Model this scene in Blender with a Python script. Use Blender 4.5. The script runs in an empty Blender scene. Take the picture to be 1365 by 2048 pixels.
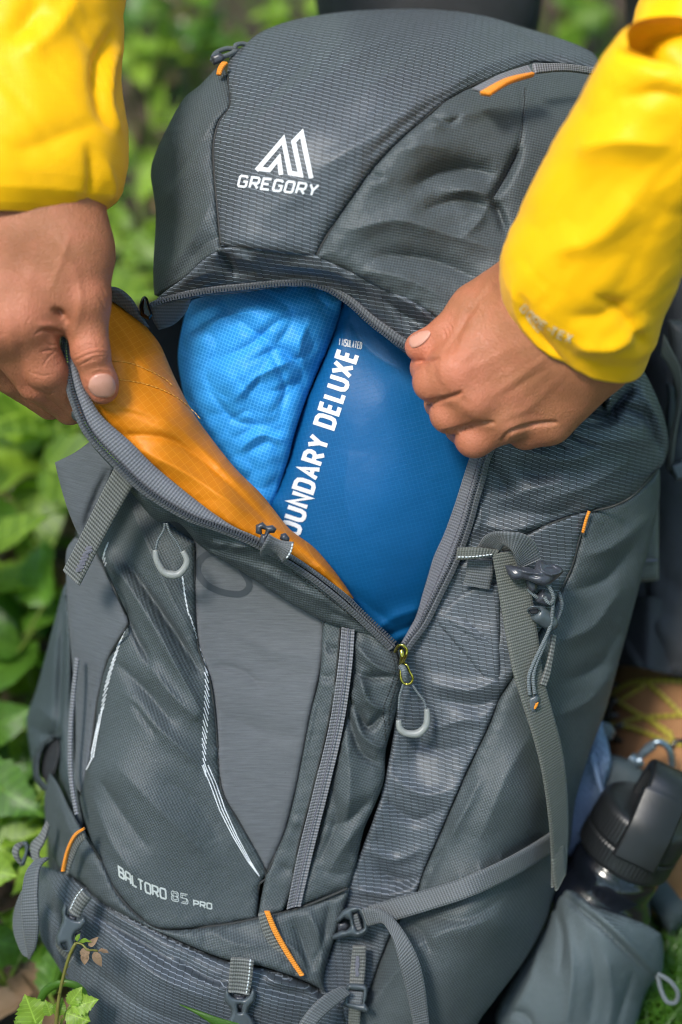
import bpy, bmesh, math, random
import numpy as np
from mathutils import Vector, Matrix
from mathutils.geometry import delaunay_2d_cdt
from mathutils.bvhtree import BVHTree
import openvdb as vdb

random.seed(7)
rng = np.random.default_rng(11)
SC = bpy.context.scene
COL = SC.collection

# ------------------------------------------------------------------ camera
LENS, PITCH, DIST = 60.0, math.radians(45), 1.0
FPX = 2048 * LENS / 36.0
CR = np.array([1.0, 0.0, 0.0])
CU = np.array([0.0, math.sin(PITCH), math.cos(PITCH)])
CB = np.array([0.0, -math.cos(PITCH), math.sin(PITCH)])
TARGET = np.array([0.0, 0.0, 0.33])
CAM = TARGET + CB * DIST
cd = bpy.data.cameras.new('camera')
cd.lens = LENS
cd.sensor_width = 36.0
cd.clip_start = 0.05
cd.clip_end = 400.0
cd.dof.use_dof = True
cd.dof.focus_distance = 0.972
cd.dof.aperture_fstop = 2.9
cam = bpy.data.objects.new('camera', cd)
cam.location = CAM
cam.rotation_euler = (math.radians(90) - PITCH, 0, 0)
COL.objects.link(cam)
SC.camera = cam

# ------------------------------------------------------------------ light
SUN_EL, SUN_AZ = math.radians(62), math.radians(232)   # azimuth clockwise from +Y
world = bpy.data.worlds.new('World')
SC.world = world
world.use_nodes = True
wn = world.node_tree
wn.nodes.clear()
wo = wn.nodes.new('ShaderNodeOutputWorld')
wb = wn.nodes.new('ShaderNodeBackground')
ws = wn.nodes.new('ShaderNodeTexSky')
ws.sky_type = 'NISHITA'
ws.sun_disc = False
ws.sun_elevation = SUN_EL
ws.sun_rotation = SUN_AZ
wb.inputs['Strength'].default_value = 0.15
wn.links.new(ws.outputs[0], wb.inputs[0])
wn.links.new(wb.outputs[0], wo.inputs[0])
sl = bpy.data.lights.new('sun', 'SUN')
sl.energy = 1.25
sl.angle = math.radians(13)
sl.color = (1.0, 0.95, 0.86)
sun = bpy.data.objects.new('sun', sl)
sd = Vector((math.sin(SUN_AZ) * math.cos(SUN_EL), math.cos(SUN_AZ) * math.cos(SUN_EL), math.sin(SUN_EL)))
sun.rotation_euler = sd.to_track_quat('Z', 'Y').to_euler()
COL.objects.link(sun)
SC.view_settings.view_transform = 'Standard'
SC.view_settings.look = 'None'
SC.view_settings.exposure = 2.0
SC.view_settings.gamma = 1.0
SC.view_settings.use_curve_mapping = False
SC.render.engine = 'CYCLES'
SC.cycles.use_denoising = True
SC.cycles.filter_width = .95
SC.cycles.max_bounces = 6
SC.cycles.diffuse_bounces = 3
SC.cycles.transparent_max_bounces = 6

# ------------------------------------------------------------------ placing
T15 = math.tan(math.radians(7))


def pc(x, y, z=0.0):
    """photo pixel + millimetres in front of the pack plane -> camera-frame metres"""
    x = np.asarray(x, float); y = np.asarray(y, float); z = np.asarray(z, float)
    rx = (x - 682.5) / FPX
    ry = -(y - 1024.0) / FPX
    d = DIST / (1 + T15 * ry) - z / 1000.0
    return np.stack([rx * d, ry * d, -d], -1)


def to_world(p):
    p = np.asarray(p, float)
    return CAM + p[..., 0:1] * CR + p[..., 1:2] * CU + p[..., 2:3] * CB


def to_px(p):
    """camera-frame metres -> photo pixel"""
    return 682.5 + FPX * p[..., 0] / -p[..., 2], 1024.0 - FPX * p[..., 1] / -p[..., 2]


def ground(x, y, h=0.0):
    """world point where the ray through a photo pixel meets height h"""
    d = CR * ((x - 682.5) / FPX) + CU * (-(y - 1024.0) / FPX) - CB
    return CAM + d * ((h - CAM[2]) / d[2])


# ------------------------------------------------------------------ objects
def link(name, me, mat=None, parent=None):
    o = bpy.data.objects.new(name, me)
    COL.objects.link(o)
    if mat is not None and me is not None:
        me.materials.append(mat)
    if parent is not None:
        o.parent = parent
    return o


def tag(o, label=None, cat=None, group=None, kind=None):
    for k, v in (('label', label), ('category', cat), ('group', group), ('kind', kind)):
        if v:
            o[k] = v
    return o


def thing(name, label, cat, group=None):
    o = bpy.data.objects.new(name, None)
    o.empty_display_size = 0.05
    COL.objects.link(o)
    return tag(o, label, cat, group)


def mesh(name, v, f, uv=None, smooth=True):
    me = bpy.data.meshes.new(name)
    me.from_pydata([tuple(p) for p in np.asarray(v, float)], [], [tuple(int(i) for i in q) for q in f])
    if smooth:
        me.polygons.foreach_set('use_smooth', [True] * len(me.polygons))
    if uv is not None:
        lay = me.uv_layers.new(name='UVMap')
        idx = np.empty(len(me.loops), np.int32)
        me.loops.foreach_get('vertex_index', idx)
        lay.data.foreach_set('uv', np.asarray(uv, np.float32)[idx].ravel())
    me.update()
    return me


# ------------------------------------------------------------------ numeric helpers
def smooth_closed(pts, step=5.0, closed=True, corner=42):
    """Catmull-Rom through pixel points; sharp corners are kept"""
    p = np.asarray(pts, float)
    n = len(p)
    out = []
    cosc = math.cos(math.radians(corner))
    def is_corner(i):
        a = p[i][:2] - p[(i - 1) % n][:2]; b = p[(i + 1) % n][:2] - p[i][:2]
        la, lb = np.linalg.norm(a), np.linalg.norm(b)
        return la < 1e-6 or lb < 1e-6 or a.dot(b) / la / lb < cosc
    segs = n if closed else n - 1
    for i in range(segs):
        p1, p2 = p[i], p[(i + 1) % n]
        p0 = p[(i - 1) % n] if (closed or i > 0) else p1
        p3 = p[(i + 2) % n] if (closed or i + 2 < n) else p2
        if closed or i > 0:
            if is_corner(i): p0 = p1
        if closed or i + 2 < n:
            if is_corner((i + 1) % n): p3 = p2
        L = np.linalg.norm((p2 - p1)[:2])
        m = max(1, int(round(L / step)))
        t = (np.arange(m) / m)[:, None]
        m1 = (p2 - p0) * .5; m2 = (p3 - p1) * .5
        h = (2*t**3-3*t**2+1)*p1 + (t**3-2*t**2+t)*m1 + (-2*t**3+3*t**2)*p2 + (t**3-t**2)*m2
        out.append(h)
    if not closed:
        out.append(p[-1:])
    return np.concatenate(out)


def spline(pts, step=5.0):
    return smooth_closed(pts, step, closed=False, corner=100)


def resample(p, n):
    p = np.asarray(p, float)
    s = np.r_[0, np.cumsum(np.linalg.norm(np.diff(p, axis=0), axis=1))]
    t = np.linspace(0, s[-1], n)
    return np.stack([np.interp(t, s, p[:, k]) for k in range(p.shape[1])], -1)


def inside(q, poly):
    x, y = q[:, 0], q[:, 1]
    c = np.zeros(len(q), bool)
    n = len(poly)
    for i in range(n):
        x1, y1 = poly[i][:2]; x2, y2 = poly[(i + 1) % n][:2]
        if y1 == y2: continue
        m = (y1 > y) != (y2 > y)
        c ^= m & (x < (x2 - x1) * (y - y1) / (y2 - y1) + x1)
    return c


def seg_dist(q, poly, closed=True):
    """distance of points to a polyline and parameter 0..1 along it"""
    n = len(poly)
    best = np.full(len(q), 1e9); par = np.zeros(len(q))
    m = n if closed else n - 1
    for i in range(m):
        a = poly[i][:2]; b = poly[(i + 1) % n][:2]
        ab = b - a; l2 = ab.dot(ab)
        if l2 < 1e-9: continue
        t = np.clip(((q - a) @ ab) / l2, 0, 1)
        d = np.hypot(q[:, 0] - a[0] - t * ab[0], q[:, 1] - a[1] - t * ab[1])
        k = d < best
        best[k] = d[k]; par[k] = (i + t[k]) / m
    return best, par


def tps(pts, lam=0.02):
    """thin plate spline through (px, py, z)"""
    a = np.asarray(pts, float)
    xy = a[:, :2] / 500.0
    def K(r2):
        return np.where(r2 > 0, r2 * np.log(r2 + 1e-12), 0)
    n = len(a)
    d2 = ((xy[:, None] - xy[None]) ** 2).sum(-1)
    A = np.zeros((n + 3, n + 3))
    A[:n, :n] = K(d2) + lam * np.eye(n)
    A[:n, n] = 1; A[:n, n + 1:] = xy
    A[n, :n] = 1; A[n + 1:, :n] = xy.T
    w = np.linalg.solve(A, np.r_[a[:, 2], 0, 0, 0])
    def f(x, y):
        x = np.asarray(x, float); y = np.asarray(y, float)
        sh = x.shape
        q = np.stack([x.ravel(), y.ravel()], -1) / 500.0
        r2 = ((q[:, None] - xy[None]) ** 2).sum(-1)
        return (K(r2) @ w[:n] + w[n] + q @ w[n + 1:]).reshape(sh)
    return f


_tab = rng.random((256, 256))


def vnoise(x, y):
    xi = np.floor(x).astype(int); yi = np.floor(y).astype(int)
    fx = x - xi; fy = y - yi
    fx = fx * fx * fx * (fx * (fx * 6 - 15) + 10); fy = fy * fy * fy * (fy * (fy * 6 - 15) + 10)
    g = lambda i, j: _tab[i & 255, j & 255]
    a = g(xi, yi) * (1 - fx) + g(xi + 1, yi) * fx
    b = g(xi, yi + 1) * (1 - fx) + g(xi + 1, yi + 1) * fx
    return (a * (1 - fy) + b * fy) * 2 - 1


def fbm(x, y, s=60.0, oct=3, ang=0.0, stretch=1.0, ridged=False, off=0.0):
    a = math.radians(ang)
    u = (x * math.cos(a) + y * math.sin(a)) / (s * stretch) + off
    v = (-x * math.sin(a) + y * math.cos(a)) / s + off * 1.7
    r = 0; amp = 1.0; tot = 0
    for k in range(oct):
        n = vnoise(u + 13.7 * k, v + 5.1 * k)
        if ridged: n = 1 - 2 * np.abs(n)
        r = r + n * amp; tot += amp
        amp *= .5; u = u * 2.03; v = v * 2.03
    return r / tot


def fold_sum(q, folds, soft=False):
    """soft ridges (+) and creases (-) drawn along pixel polylines: (points, width px, mm[, 'sharp'])"""
    z = np.zeros(len(q))
    for f in folds:
        pl = np.asarray(f[0], float)
        if len(pl) > 2: pl = spline(pl, 12)
        d, t = seg_dist(q, pl, closed=False)
        if len(f) > 3 and f[3] == 'sharp':
            prof = np.exp(-d / f[1])
        elif len(f) > 3 and f[3] == 'even':
            z += f[2] * np.exp(-(d / f[1]) ** 2); continue
        else:
            prof = np.exp(-(d / f[1]) ** 2) if soft else .5 * np.exp(-(d / f[1]) ** 2) + .62 * np.exp(-d / (.62 * f[1]))
        z += f[2] * prof * np.clip(np.sin(np.pi * np.clip(t * .86 + .07, 0, 1)), 0, 1) ** .6
    return z


PACKU = np.array([0.0, math.cos(math.radians(6)), math.sin(math.radians(6))])


def uv_of(p, rot=0.0, wave=0.35):
    u = p[:, 0] + wave * p[:, 2] * .25
    v = p @ PACKU
    a = math.radians(rot)
    return np.stack([(u * math.cos(a) - v * math.sin(a)) * 1000, (u * math.sin(a) + v * math.cos(a)) * 1000], -1)


def panel(name, outline, z, mat, parent, puff=(2.5, 16), folds=(), noise=(), thick=4.0, step=5.0, holes=(),
          rot=0.0, corner=42, extra=None, smooth=True, back=None, pucker=0.0):
    """a cut piece of cloth or moulding: pixel outline, relief in mm, turned-in edge of real depth"""
    b = smooth_closed(outline, step, corner=corner) if smooth else resample(np.r_[np.asarray(outline, float), np.asarray(outline[:1], float)], max(8, int(len(outline) * 6)))[:-1]
    b = b[:, :2]
    keep = np.r_[True, np.linalg.norm(np.diff(b, axis=0), axis=1) > .4]
    b = b[keep]
    hs = [smooth_closed(h, step, corner=corner)[:, :2] for h in holes]
    x0, y0 = b.min(0); x1, y1 = b.max(0)
    gx, gy = np.meshgrid(np.arange(x0, x1 + step, step), np.arange(y0, y1 + step, step * .87))
    gx = gx + (np.arange(gx.shape[0]) % 2)[:, None] * step * .5
    g = np.stack([gx.ravel(), gy.ravel()], -1)
    g = g[inside(g, b)]
    if len(g):
        d, _ = seg_dist(g, b)
        g = g[d > step * .55]
    for h in hs:
        if len(g):
            d, _ = seg_dist(g, h)
            g = g[(d > step * .5) & ~inside(g, h)]
    pts = np.concatenate([b] + hs + [g]) if len(g) else np.concatenate([b] + hs)
    loops = []; k = 0
    for l in [b] + hs:
        loops.append(list(range(k, k + len(l)))); k += len(l)
    r = delaunay_2d_cdt([Vector(p) for p in pts], [], loops, 1, 1e-4)
    q = np.array([tuple(v) for v in r[0]])
    tri = np.array([f for f in r[2]], int)
    c = q[tri].mean(1)
    ok = inside(c, b)
    for h in hs: ok &= ~inside(c, h)
    tri = tri[ok]
    zz = z(q[:, 0], q[:, 1]) if callable(z) else np.full(len(q), float(z))
    if puff:
        d, _ = seg_dist(q, b)
        for h in hs:
            d = np.minimum(d, seg_dist(q, h)[0])
        dn = np.clip(d / puff[1], 0, 1)
        zz = zz - puff[0] * (1 - np.sqrt(np.clip(1 - (1 - dn) ** 2, 0, 1)))
        if pucker: zz = zz + pucker * np.exp(-d / 26) * (fbm(q[:, 0], q[:, 1], s=20, oct=2, off=2.2) + .6 * fbm(q[:, 0], q[:, 1], s=48, oct=1, off=5.2))
    if len(folds): zz = zz + fold_sum(q, folds)
    for nz in noise:
        zz = zz + nz[0] * fbm(q[:, 0], q[:, 1], **nz[1])
    if extra is not None: zz = zz + extra(q[:, 0], q[:, 1])
    p = pc(q[:, 0], q[:, 1], zz)
    # face the camera
    a, bb, cc = q[tri[:, 0]], q[tri[:, 1]], q[tri[:, 2]]
    s = (bb[:, 0]-a[:, 0])*(cc[:, 1]-a[:, 1]) - (bb[:, 1]-a[:, 1])*(cc[:, 0]-a[:, 0])
    tri[s > 0] = tri[s > 0][:, ::-1]
    faces = [tuple(t) for t in tri]
    # turned-in edge
    ed = {}
    for t in tri:
        for i in range(3):
            e = (t[i], t[(i + 1) % 3])
            ed[e] = ed.get(e, 0) + 1
    be = [e for e in ed if (e[1], e[0]) not in ed]
    bid = {}
    vv = [p]
    n = len(p)
    ext = []
    for e in be:
        for i in e:
            if i not in bid:
                bid[i] = n + len(ext)
                dirn = p[i] / np.linalg.norm(p[i])
                ext.append(p[i] + dirn * thick / 1000.0)
    for e in be:
        faces.append((e[1], e[0], bid[e[0]], bid[e[1]]))
    if back is not None:            # closed back for a body of its own
        nb = n + len(ext)
        extb = []
        d, _ = seg_dist(q, b)
        for i in range(len(p)):
            dirn = p[i] / np.linalg.norm(p[i])
            extb.append(p[i] + dirn * (thick + back * min(1, d[i] / 60.0) ** .5) / 1000.0)
        faces += [(t[2] + nb, t[1] + nb, t[0] + nb) for t in tri]
        allp = np.concatenate([p, np.array(ext), np.array(extb)])
    else:
        allp = np.concatenate([p, np.array(ext)]) if ext else p
    me = mesh(name, to_world(allp), faces, uv_of(allp, rot))
    return link(name, me, mat, parent)


def tube_mesh(name, paths, r, segs=8, taper=None, cap=True):
    """round cords through camera-frame points"""
    V, Fc, U = [], [], []
    for ip, path in enumerate(paths):
        p = np.asarray(path, float)
        n = len(p)
        t = np.gradient(p, axis=0)
        t /= np.linalg.norm(t, axis=1)[:, None] + 1e-12
        up = np.array([.31, .22, .92])
        base = sum(len(x) for x in V)
        rows = []
        prev = None
        rr = np.full(n, float(r[ip] if isinstance(r, (list, tuple)) else r))
        if taper is not None: rr = rr * np.interp(np.linspace(0, 1, n), np.linspace(0, 1, len(taper)), taper)
        L = np.r_[0, np.cumsum(np.linalg.norm(np.diff(p, axis=0), axis=1))]
        uvs = []
        for i in range(n):
            if prev is None: prev = up - up.dot(t[i]) * t[i]
            s = prev - prev.dot(t[i]) * t[i]
            s /= np.linalg.norm(s) + 1e-12
            prev = s
            b = np.cross(t[i], s)
            for k in range(segs):
                a = 2 * math.pi * k / segs
                rows.append(p[i] + (s * math.cos(a) + b * math.sin(a)) * rr[i])
                uvs.append((a * rr[i] * 1000, L[i] * 1000))
        V.append(np.array(rows)); U.append(np.array(uvs))
        for i in range(n - 1):
            for k in range(segs):
                k2 = (k + 1) % segs
                Fc.append((base + i*segs + k, base + i*segs + k2, base + (i+1)*segs + k2, base + (i+1)*segs + k))
        if cap:
            Fc.append(tuple(base + k for k in range(segs))[::-1])
            Fc.append(tuple(base + (n-1)*segs + k for k in range(segs)))
    return mesh(name, to_world(np.concatenate(V)), Fc, np.concatenate(U))


def cord(name, pts, r_mm, mat, parent, segs=8, step=6, taper=None):
    """pts: (px, py, z mm)"""
    q = spline(np.asarray(pts, float), step)
    return link(name, tube_mesh(name, [pc(q[:, 0], q[:, 1], q[:, 2])], r_mm / 1000, segs, taper), mat, parent)


LAST = {}


def strip(name, A, B, mat, parent, thick=1.3, step=5.0, nx=8, bow=0.0, lift=0.0):
    """a webbing band ruled between two edge polylines of (px, py, z mm)"""
    a = spline(np.asarray(A, float), step); b = spline(np.asarray(B, float), step)
    n = max(len(a), len(b), 4)
    a = resample(a, n); b = resample(b, n)
    pa = pc(a[:, 0], a[:, 1], a[:, 2] + lift); pb = pc(b[:, 0], b[:, 1], b[:, 2] + lift)
    mid = (pa + pb) / 2
    wdt = np.linalg.norm(pa - pb, axis=1).mean()
    L = np.r_[0, np.cumsum(np.linalg.norm(np.diff(mid, axis=0), axis=1))]
    tg = np.gradient(mid, axis=0)
    nr = np.cross(pb - pa, tg); nr /= np.linalg.norm(nr, axis=1)[:, None] + 1e-12
    V, U, Fc = [], [], []
    for side in (0, 1):
        for i in range(n):
            for k in range(nx + 1):
                s = k / nx
                e = (1 - (2 * s - 1) ** 2)
                off = nr[i] * (thick / 2000) * (1 if side == 0 else -1) * (0.55 + .45 * min(1, e * 3)) + nr[i] * bow / 1000 * e
                V.append(pa[i] * (1 - s) + pb[i] * s + off)
                U.append((s * wdt * 1000, L[i] * 1000))
    w = nx + 1
    o = n * w
    for i in range(n - 1):
        for k in range(nx):
            Fc.append((i*w+k, i*w+k+1, (i+1)*w+k+1, (i+1)*w+k))
            Fc.append((o+(i+1)*w+k, o+(i+1)*w+k+1, o+i*w+k+1, o+i*w+k))
        Fc.append((i*w, (i+1)*w, o+(i+1)*w, o+i*w))
        Fc.append((i*w+nx, o+i*w+nx, o+(i+1)*w+nx, (i+1)*w+nx))
    for i in (0, n - 1):
        for k in range(nx):
            Fc.append((i*w+k, o+i*w+k, o+i*w+k+1, i*w+k+1))
    LAST['o'] = link(name, mesh(name, to_world(np.array(V)), Fc, np.array(U)), mat, parent)
    return LAST['o']


def band(name, centre, width, mat, parent, **kw):
    """webbing of constant pixel width along (px, py, z)"""
    c = spline(np.asarray(centre, float), 6)
    t = np.gradient(c[:, :2], axis=0); t /= np.linalg.norm(t, axis=1)[:, None] + 1e-9
    nrm = np.stack([-t[:, 1], t[:, 0]], -1)
    w = np.interp(np.linspace(0, 1, len(c)), np.linspace(0, 1, len(width)), width) if isinstance(width, (list, tuple)) else np.full(len(c), width)
    a = c.copy(); b = c.copy()
    a[:, :2] += nrm * w[:, None] / 2; b[:, :2] -= nrm * w[:, None] / 2
    return strip(name, a[::2] if len(a) > 8 else a, b[::2] if len(b) > 8 else b, mat, parent, **kw)


# -------------------------------------------------------- surfaces seen from the camera, for laying prints and stitches on them
class Surf:
    def __init__(self, objs):
        V, Fc = [], []
        k = 0
        for o in objs:
            me = o.data
            n = len(me.vertices)
            a = np.empty(n * 3); me.vertices.foreach_get('co', a)
            a = a.reshape(-1, 3) - CAM
            V.append(np.stack([a @ CR, a @ CU, a @ CB], -1))
            for p in me.polygons: Fc.append([i + k for i in p.vertices])
            k += n
        self.b = BVHTree.FromPolygons([Vector(v) for v in np.concatenate(V)], Fc)

    def hit(self, x, y, lift=0.0, default=None):
        d = Vector(((x - 682.5) / FPX, -(y - 1024.0) / FPX, -1)).normalized()
        h = self.b.ray_cast(Vector((0, 0, 0)), d)
        if h[0] is None:
            return None if default is None else pc(x, y, default)
        n = h[1] if h[1].dot(d) < 0 else -h[1]
        return np.array(h[0] + n * (lift / 1000))

    def z(self, x, y, default=0.0):
        h = self.hit(x, y)
        if h is None: return default
        return (DIST / (1 + T15 * (-(y - 1024.0) / FPX)) + h[2]) * 1000


def stroke2d(pts, w, closed=False):
    """mitred ribbon of a 2D polyline -> left, right points"""
    p = np.asarray(pts, float)
    n = len(p)
    L, R = [], []
    for i in range(n):
        if closed or 0 < i < n - 1:
            a = p[i] - p[(i - 1) % n]; b = p[(i + 1) % n] - p[i]
        elif i == 0: a = b = p[1] - p[0]
        else: a = b = p[i] - p[i - 1]
        a = a / (np.linalg.norm(a) + 1e-9); b = b / (np.linalg.norm(b) + 1e-9)
        na = np.array([-a[1], a[0]]); nb = np.array([-b[1], b[0]])
        m = na + nb
        m = m / (np.linalg.norm(m) + 1e-9)
        k = 1 / max(.42, m.dot(na))
        L.append(p[i] + m * k * w / 2); R.append(p[i] - m * k * w / 2)
    return np.array(L), np.array(R)


def print_strokes(name, strokes, surf, mat, parent, lift=0.35, step=4.0):
    """flat print: list of (points px, width px, closed) laid on a surface"""
    V, Fc = [], []
    for pts, w, closed in strokes:
        L, R = stroke2d(pts, w, closed)
        n = len(L)
        m = n if closed else n - 1
        rows = []
        for i in range(m):
            j = (i + 1) % n
            d = max(np.linalg.norm(L[i] - L[j]), np.linalg.norm(R[i] - R[j]))
            k = max(1, int(d / step))
            for t in range(k):
                s = t / k
                rows.append((L[i] * (1 - s) + L[j] * s, R[i] * (1 - s) + R[j] * s))
        rows.append((L[0], R[0]) if closed else (L[-1], R[-1]))
        nx = max(1, int(w / step))
        prev = None
        for a, b in rows:
            ids = []
            for k in range(nx + 1):
                s = k / nx
                q = a * (1 - s) + b * s
                h = surf.hit(q[0], q[1], lift)
                if h is None: ids = None; break
                ids.append(len(V)); V.append(h)
            if ids and prev:
                for k in range(nx):
                    Fc.append((prev[k], prev[k + 1], ids[k + 1], ids[k]))
            prev = ids
    V = np.array(V)
    me = mesh(name, to_world(V), Fc, uv_of(V))
    return link(name, me, mat, parent)


def stitches(name, path, surf, mat, parent, dash=7, gap=4, r=0.28, lift=0.25, default=0.0):
    q = spline(np.asarray(path, float)[:, :2], 2.0)
    s = np.r_[0, np.cumsum(np.linalg.norm(np.diff(q, axis=0), axis=1))]
    segs = []
    a = 0.0
    while a + dash < s[-1]:
        pts = []
        for t in (a, a + dash / 2, a + dash):
            x, y = np.interp(t, s, q[:, 0]), np.interp(t, s, q[:, 1])
            h = surf.hit(x, y, lift, default)
            pts.append(h)
        pts = np.array(pts)
        pts[1] *= 1 - .0003
        segs.append(pts)
        a += dash + gap
    o = link(name, tube_mesh(name, segs, r / 1000, 4), mat, parent)
    return tag(o, kind='stuff')


def boxes(name, items, mat, parent, kind=None):
    """small blocks: (centre, ax, ay, az half-vectors) in the camera frame"""
    V, Fc = [], []
    for c, ax, ay, az in [i_ for i_ in items if i_[0] is not None]:
        k = len(V)
        for sx in (-1, 1):
            for sy in (-1, 1):
                for sz in (-1, 1):
                    V.append(c + ax * sx + ay * sy + az * sz)
        for f in ((0,1,3,2),(4,6,7,5),(0,4,5,1),(2,3,7,6),(0,2,6,4),(1,5,7,3)):
            Fc.append(tuple(k + i for i in f))
    o = link(name, mesh(name, to_world(np.array(V)), Fc, None, False), mat, parent)
    return tag(o, kind=kind) if kind else o


def zipper_teeth(name, path, mat, parent, w=9.0, pitch=5.6, h=0.9):
    q = spline(np.asarray(path, float), 2.0)
    s = np.r_[0, np.cumsum(np.linalg.norm(np.diff(q[:, :2], axis=0), axis=1))]
    t = np.gradient(q[:, :2], axis=0); t /= np.linalg.norm(t, axis=1)[:, None] + 1e-9
    it = []
    a = 0.0
    while a < s[-1]:
        x, y, z = (np.interp(a, s, q[:, k]) for k in range(3))
        tx, ty = np.interp(a, s, t[:, 0]), np.interp(a, s, t[:, 1])
        c = pc(x, y, z)
        e = np.array(pc(x + tx, y + ty, z)) - c
        n = np.array(pc(x - ty, y + tx, z)) - c
        it.append((c, e * pitch * .3, n * w * .5, c / np.linalg.norm(c) * h / 1000))
        a += pitch
    return boxes(name, it, mat, parent, 'stuff')


def loft(name, rings, mat, parent, nseg=64, nlen=60, folds=(), noise=(), power=2.0, close_end=False, hem=True):
    """a sleeve or trouser leg: rings of (Lx, Ly, Rx, Ry, z centre mm, depth ratio)"""
    r = np.asarray(rings, float)
    r = resample(smooth_closed(r, 25, closed=False, corner=120), nlen)
    A = pc(r[:, 0], r[:, 1], r[:, 4]); B = pc(r[:, 2], r[:, 3], r[:, 4])
    C = (A + B) / 2
    w = (B - A) / 2
    ax = np.gradient(C, axis=0)
    kw = max(3, nlen // 4) | 1
    axp = np.concatenate([np.repeat(ax[:1], kw // 2, 0), ax, np.repeat(ax[-1:], kw // 2, 0)])
    ax = np.stack([np.convolve(axp[:, k], np.ones(kw) / kw, 'valid') for k in range(3)], -1)
    d = np.cross(ax, w)
    d *= (np.linalg.norm(w, axis=1) / (np.linalg.norm(d, axis=1) + 1e-12))[:, None]
    d *= np.where(d[:, 2] < 0, -1, 1)[:, None]
    d *= r[:, 5:6]
    V, nrm, U = [], [], []
    L = np.r_[0, np.cumsum(np.linalg.norm(np.diff(C, axis=0), axis=1))]
    for i in range(nlen):
        for k in range(nseg):
            a = 2 * math.pi * k / nseg
            c, s = math.cos(a), math.sin(a)
            c2 = math.copysign(abs(c) ** (2 / power), c); s2 = math.copysign(abs(s) ** (2 / power), s)
            o = w[i] * c2 + d[i] * s2
            V.append(C[i] + o)
            m = w[i] * c / (w[i] @ w[i]) + d[i] * s / (d[i] @ d[i] + 1e-12)
            nrm.append(m / np.linalg.norm(m))
            U.append((a * np.linalg.norm(w[i]) * 1000, L[i] * 1000))
    V = np.array(V); nrm = np.array(nrm)
    x, y = to_px(V)
    q = np.stack([x, y], -1)
    disp = np.zeros(len(V))
    front = np.clip(nrm[:, 2] * 2 + .3, 0, 1)
    if len(folds): disp += fold_sum(q, folds) * front
    ang = np.tile(np.arange(nseg) / nseg * 2 * math.pi, nlen)
    for nz in noise:
        disp += nz[0] * fbm(x + 90 * np.minimum(nrm[:, 2], 0), y, **nz[1])
    V = V + nrm * disp[:, None] / 1000
    Fc = []
    for i in range(nlen - 1):
        for k in range(nseg):
            k2 = (k + 1) % nseg
            Fc.append((i*nseg+k, i*nseg+k2, (i+1)*nseg+k2, (i+1)*nseg+k))
    allv = [V]
    if hem:                        # turned-in hem
        ring = V[:nseg]
        c = C[0]
        n0 = len(V)
        inn = c + (ring - c) * .965 + (C[3] - C[0]) * .05
        inn2 = c + (ring - c) * .93 + (C[8] - C[0])
        allv += [inn, inn2]
        for k in range(nseg):
            k2 = (k + 1) % nseg
            Fc.append((k2, k, n0 + k, n0 + k2))
            Fc.append((n0 + k2, n0 + k, n0 + nseg + k, n0 + nseg + k2))
        U = U + U[:nseg] * 2
    if close_end:
        allv.append(C[-1:])
        U = U + [U[-1]]
        n0 = sum(len(a) for a in allv) - 1
        for k in range(nseg):
            Fc.append(((nlen-1)*nseg+k, (nlen-1)*nseg+(k+1) % nseg, n0))
    o = link(name, mesh(name, to_world(np.concatenate(allv)), Fc, np.array(U)), mat, parent)
    bm = bmesh.new(); bm.from_mesh(o.data); bmesh.ops.recalc_face_normals(bm, faces=bm.faces); bm.to_mesh(o.data); bm.free()
    return o


# ------------------------------------------------------------------ signed distance bodies
def cone_sdf(P, a, b, ra, rb):
    ab = b - a
    l2 = ab.dot(ab)
    t = np.clip(((P - a) @ ab) / max(l2, 1e-12), 0, 1)
    return np.linalg.norm(P - a - t[..., None] * ab, axis=-1) - (ra + (rb - ra) * t)


def smin(a, b, k):
    h = np.clip(k - np.abs(a - b), 0, None) / k
    return np.minimum(a, b) - h * h * k * .25


def sdf_mesh(fn, lo, hi, vox, smooth=3):
    n = np.ceil((hi - lo) / vox).astype(int) + 1
    gx = [lo[k] + np.arange(n[k]) * vox for k in range(3)]
    P = np.stack(np.meshgrid(*gx, indexing='ij'), -1).astype(np.float32)
    f = fn(P).astype(np.float32)
    g = vdb.FloatGrid(background=float(vox * 4))
    g.copyFromArray(np.clip(f, -vox * 4, vox * 4))
    v, t, q = g.convertToPolygons(isovalue=0.0, adaptivity=0.0)
    v = v * vox + lo
    fs = q[:, ::-1]
    e = np.concatenate([fs[:, [0, 1]], fs[:, [1, 2]], fs[:, [2, 3]], fs[:, [3, 0]]])
    cnt = np.bincount(e.ravel(), minlength=len(v)).astype(float)[:, None]
    for _ in range(smooth):
        s = np.zeros_like(v)
        np.add.at(s, e[:, 0], v[e[:, 1]]); np.add.at(s, e[:, 1], v[e[:, 0]])
        v = v * .5 + (s / cnt) * .5
    return v, fs


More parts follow.
